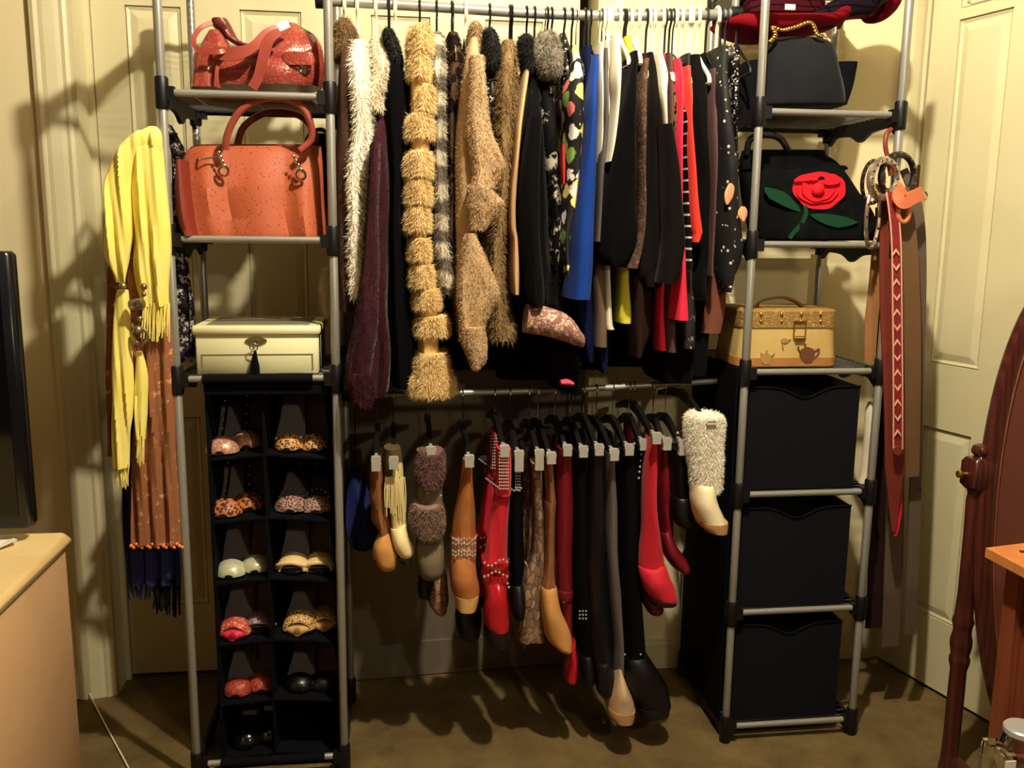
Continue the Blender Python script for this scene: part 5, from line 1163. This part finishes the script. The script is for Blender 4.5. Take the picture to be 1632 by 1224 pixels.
for lb, cx, cy, rx, ry, r, mt, Y in (('wide silver ring belt coiled at the top of the belt bundle', 1408, 285, 20, 30, .010, 'beltsilver', 2.17), ('black studded belt coiled at the top of the belt bundle', 1430, 280, 26, 34, .008, 'beltblack', 2.20),
                                 ('thin dark chain belt coiled left in the belt bundle', 1392, 290, 17, 34, .005, 'beltblack', 2.21), ('silver chain belt hanging from the tower corner', 1396, 345, 10, 50, .005, 'beltsilver', 2.175)):
    P = [A(cx + rx * math.cos(q) + (cy + ry * math.sin(q) - 280) * -.08, cy + ry * math.sin(q), Y + .03 * math.cos(q * 1.0)) for q in np.linspace(0, 6.2832, 33)]
    mm = MB().tube(P, r, 8, 1); t = thing('belt', lb, 'belt', base_of(mm), 'belts hanging beside the right tower'); part('strap', mm, mt, t)
    mm = MB()
    for q in range(0, 32, 2): mm.ball(P[q] + np.array([0, -r, 0]), .004, 6, 3)
    part('studs', mm, 'chrome', t, kind='stuff')
mm = strip([(1440, 300, 2.165), (1432, 312, 2.15), (1440, 322, 2.145), (1456, 314, 2.15), (1470, 308, 2.16)], .034, .006); t = thing('belt', 'coral leather belt knotted at the top of the belt bundle', 'belt', base_of(mm)); part('strap', mm, 'beltcoral', t)
part('loop', MB().tube([A(1440 + 9 * math.cos(q), 338 + 16 * math.sin(q), 2.16) for q in np.linspace(0, 6.28, 15)], .006, 8), 'beltcoral', t)
part('buckle', MB().tube([A(1474 + 4 * math.cos(q), 312 + 6 * math.sin(q), 2.158) for q in np.linspace(0, 6.28, 11)], .002, 6), 'brass', t)
mm = tubepx([(1420, 206, 2.20), (1413, 214, 2.19), (1411, 232, 2.185), (1415, 252, 2.185), (1420, 280, 2.185)], .006); t = thing('belt', 'red cord belt looped over the right tower connector', 'belt', base_of(mm)); part('cord', mm, 'beltrust', t)
# ------------------------------------------------------------------ left foreground: dresser and television
dx1, dy1, dz = -.680, 1.93, .76
t = thing('dresser', 'pale wooden dresser with rounded top edge in the left corner', 'dresser', (-1.15, 1.4, 0))
part('dresser_top', MB().box((-1.62, .86, dz - .030), (dx1, dy1, dz), bev=.012), 'dresserwood', t)
part('dresser_body', MB().box((-1.60, .88, .06), (dx1 - .012, dy1 - .012, dz - .030), bev=.004), 'dresserside', t)
part('plinth', MB().box((-1.58, .90, 0), (dx1 - .03, dy1 - .03, .06)), 'dresserside', t)
for k in range(2):
    for z0, z1 in ((.09, .29), (.305, .505), (.52, .715)):
        dr = part('drawer', MB().box((dx1 - .013, .91 + k * .50, z0), (dx1 - .004, 1.39 + k * .50, z1), bev=.003), 'dresserside', t) if k == 0 else None
t = thing('television', 'black flat television standing on the dresser at the left edge', 'television', (-1.2, 1.88, dz))
tx1 = -.735; z0, z1 = dz + .03, 1.346
part('bezel', MB().box((-1.72, 1.865, z0), (tx1, 1.905, z1), bev=.008), 'tvblack', t)
part('screen', MB().box((-1.70, 1.862, z0 + .03), (tx1 - .022, 1.8655, z1 - .022)), 'tvscreen', t)
part('stand', MB().box((-1.40, 1.80, dz), (-1.05, 1.93, dz + .012), bev=.004).box((-1.25, 1.875, dz + .012), (-1.19, 1.9, z0 + .02)), 'tvblack', t)
p0 = AZ(2, 868, dz)
solo('paper_note', MB().slab([p0 + np.array(v) for v in ((-.10, -.03, .002), (.0, -.055, .003), (.035, -.01, .012), (.01, .03, .004), (-.09, .05, .002))], (0, 0, .0012)), 'paper', 'crumpled white paper on the dresser top', 'paper', smooth=False)
solo('thin_cable', MB().tube([AZ(127, 1072, .03), AZ(150, 1120, .012), AZ(176, 1170, .006), AZ(204, 1222, .006), AZ(216, 1250, .006)], .0022, 6, 4), 'white_plastic', 'thin pale cable running over the carpet beside the dresser', 'cable')

# ------------------------------------------------------------------ right foreground: cheval mirror, wooden stand
pb = AZ(1511, 1228, 0); px_, py_ = pb[0], pb[1]
t = thing('cheval_mirror', 'dark cherry cheval mirror seen from behind with turned post', 'mirror', (px_ + .25, py_, 0))
def zpx(x, y): return A(x, y, py_)[2]
prof = [(.026, 0), (.026, .018), (.0225, .026), (.021, .10), (.0205, .25)]
zr = [zpx(1530, 1055), zpx(1536, 960), zpx(1552, 780), zpx(1556, 730), zpx(1557, 708)]
prof += [(.020, zr[0] - .02), (.025, zr[0]), (.0255, zr[0] + .012), (.022, zr[0] + .02), (.0265, zr[0] + .045), (.027, zr[0] + .06), (.022, zr[0] + .085), (.0235, zr[0] + .10), (.027, zr[0] + .112), (.023, zr[0] + .126), (.020, zr[1] + .02), (.0205, zr[2] - .12), (.0225, zr[2] - .03), (.020, zr[2] - .01), (.024, zr[2])]
part('post', MB().lathe((px_, py_, 0), prof, 18), 'cherry', t)
part('pivot_block', MB().rings(np.array([rrect(px_ - w_, px_ + w_, py_ - w_, py_ + w_, z, .008) for z, w_ in ((zr[2], .022), (zr[2] + .012, .031), (zr[3] - .012, .031), (zr[3], .024))])), 'cherry', t)
part('finial', MB().lathe((px_, py_, zr[3]), [(.016, 0), (.014, .006), (.021, .014), (.0215, .022), (.017, .032), (.006, .036)], 16), 'cherry', t)
part('pivot_knob', MB().lathe((px_ - .058, py_, (zr[2] + zr[3]) / 2), [(.003, 0), (.009, .003), (.010, .010), (.005, .016), (.006, .028)], 12, 'x'), 'brass', t)
# tilted oval
mx, my, mz = px_ + .206, py_ - .02, zr[3] - .165
ea, eb = .215, .64; tilt = .10
def ov(q, k, dy=0): 
    z = eb * k[1] * math.sin(q); x = ea * k[0] * math.cos(q)
    return (mx + x, my + dy * math.cos(tilt) + z * math.sin(tilt) * .7, mz + z * math.cos(tilt) - dy * math.sin(tilt))
Q = np.linspace(0, 6.2832, 72, endpoint=False)
part('oval_frame', MB().rings(np.array([[ov(q, (k, j), d) for q in Q] for k, j, d in ((.78, .92, -.012), (.88, .955, -.020), (.97, .99, -.016), (1.0, 1.0, 0), (.97, .99, .014), (.78, .92, .012), (.78, .92, -.012))]), False, False), 'cherry', t)
part('backing_board', MB().rings(np.array([[ov(q, (.80, .93), d) for q in Q] for d in (-.008, .006)])), 'mirrorback', t)
part('frame_rim', MB().tube([ov(q, (.79, .924), -.012) for q in np.append(Q, Q[0])], .003, 6), 'redwood', t)
part('post', MB().lathe((px_ + .49, py_, 0), prof, 18), 'cherry', t)
for xx in (px_, px_ + .49):
    part('foot', MB().slab([(xx - .012, py_ - .24, 0), (xx - .012, py_ - .24, .02), (xx - .014, py_ - .06, .05), (xx - .014, py_ + .0, .05), (xx - .014, py_ + .02, .03), (xx - .014, py_ + .02, 0)], (.028, 0, 0)), 'cherry', t)

ty = 1.66; c0 = A(1571, 873, ty)
tzz = c0[2]; xx = c0[0]
t = thing('wooden_stand', 'orange wooden stand with slotted top at the right edge', 'stand', (xx + .2, ty - .1, 0))
sl0 = AZ(1571, 873, tzz); sl1 = AZ(1700, 955, tzz)
top = [sl0, AZ(1632, 905, tzz), sl1, sl1 + np.array([.25, .12, 0]), AZ(1660, 862, tzz)]
part('stand_top', MB().slab([p - np.array([0, 0, .020]) for p in top], (0, 0, .020)), 'orangewood', t)
s0 = AZ(1622, 879, tzz); part('handle_slot', MB().slab([s0 + np.array(v) for v in ((0, -.008, .0003), (.05, -.02, .0003), (.055, -.01, .0003), (.006, .006, .0003))], (0, 0, .0006)), 'cherry', t)
lx = A(1604, 905, ty - .02)[0]
part('side_board', MB().box((lx, ty - .06, 0), (lx + .022, ty - .02, tzz - .02)), 'redwood', t)
part('side_board', MB().box((lx + .022, ty - .075, .30), (lx + .30, ty - .055, tzz - .02)), 'redwood', t)
part('front_board', MB().box((lx + .022, ty - .050, 0), (lx + .30, ty - .030, tzz - .02)), 'redwood', t)
part('rear_leg', MB().box((lx + .26, ty - .30, 0), (lx + .30, ty - .26, tzz - .02)), 'redwood', t)
part('lower_shelf', MB().box((lx - .03, ty - .24, .300), (lx + .30, ty - .062, .317)), 'redwood', t)
part('front_leg', MB().box((lx - .025, ty - .235, 0), (lx + .005, ty - .205, .300)), 'redwood', t)
# clear things on the low shelf at the very corner
zs_ = .317; gx, gy = A(1622, 1236, ty - .14)[0], ty - .14
t = thing('glass_jar', 'clear glass jar at the bottom right corner', 'jar', (gx, gy, zs_))
part('jar_glass', MB().lathe((gx, gy, zs_), [(.036, 0), (.040, .005), (.040, .075), (.034, .094), (.034, .100), (.031, .100), (.031, .093), (.037, .073), (.037, .008), (.004, .006)], 28), 'glass', t)
part('lid', MB().lathe((gx, gy, zs_ + .100), [(.036, 0), (.036, .010), (.033, .013), (.01, .013)], 28), 'nickel', t)
hx_, hy_ = A(1582, 1224, ty - .15)[0], ty - .15
t = thing('clear_box', 'small clear plastic box beside the glass jar', 'box', (hx_, hy_, zs_)); part('box_shell', MB().box((hx_ - .012, hy_ - .04, zs_), (hx_ + .022, hy_ + .03, zs_ + .082), bev=.003), 'glass', t); part('box_label', MB().box((hx_ - .006, hy_ - .0425, zs_ + .05), (hx_ + .016, hy_ - .0405, zs_ + .074)), 'paper', t)
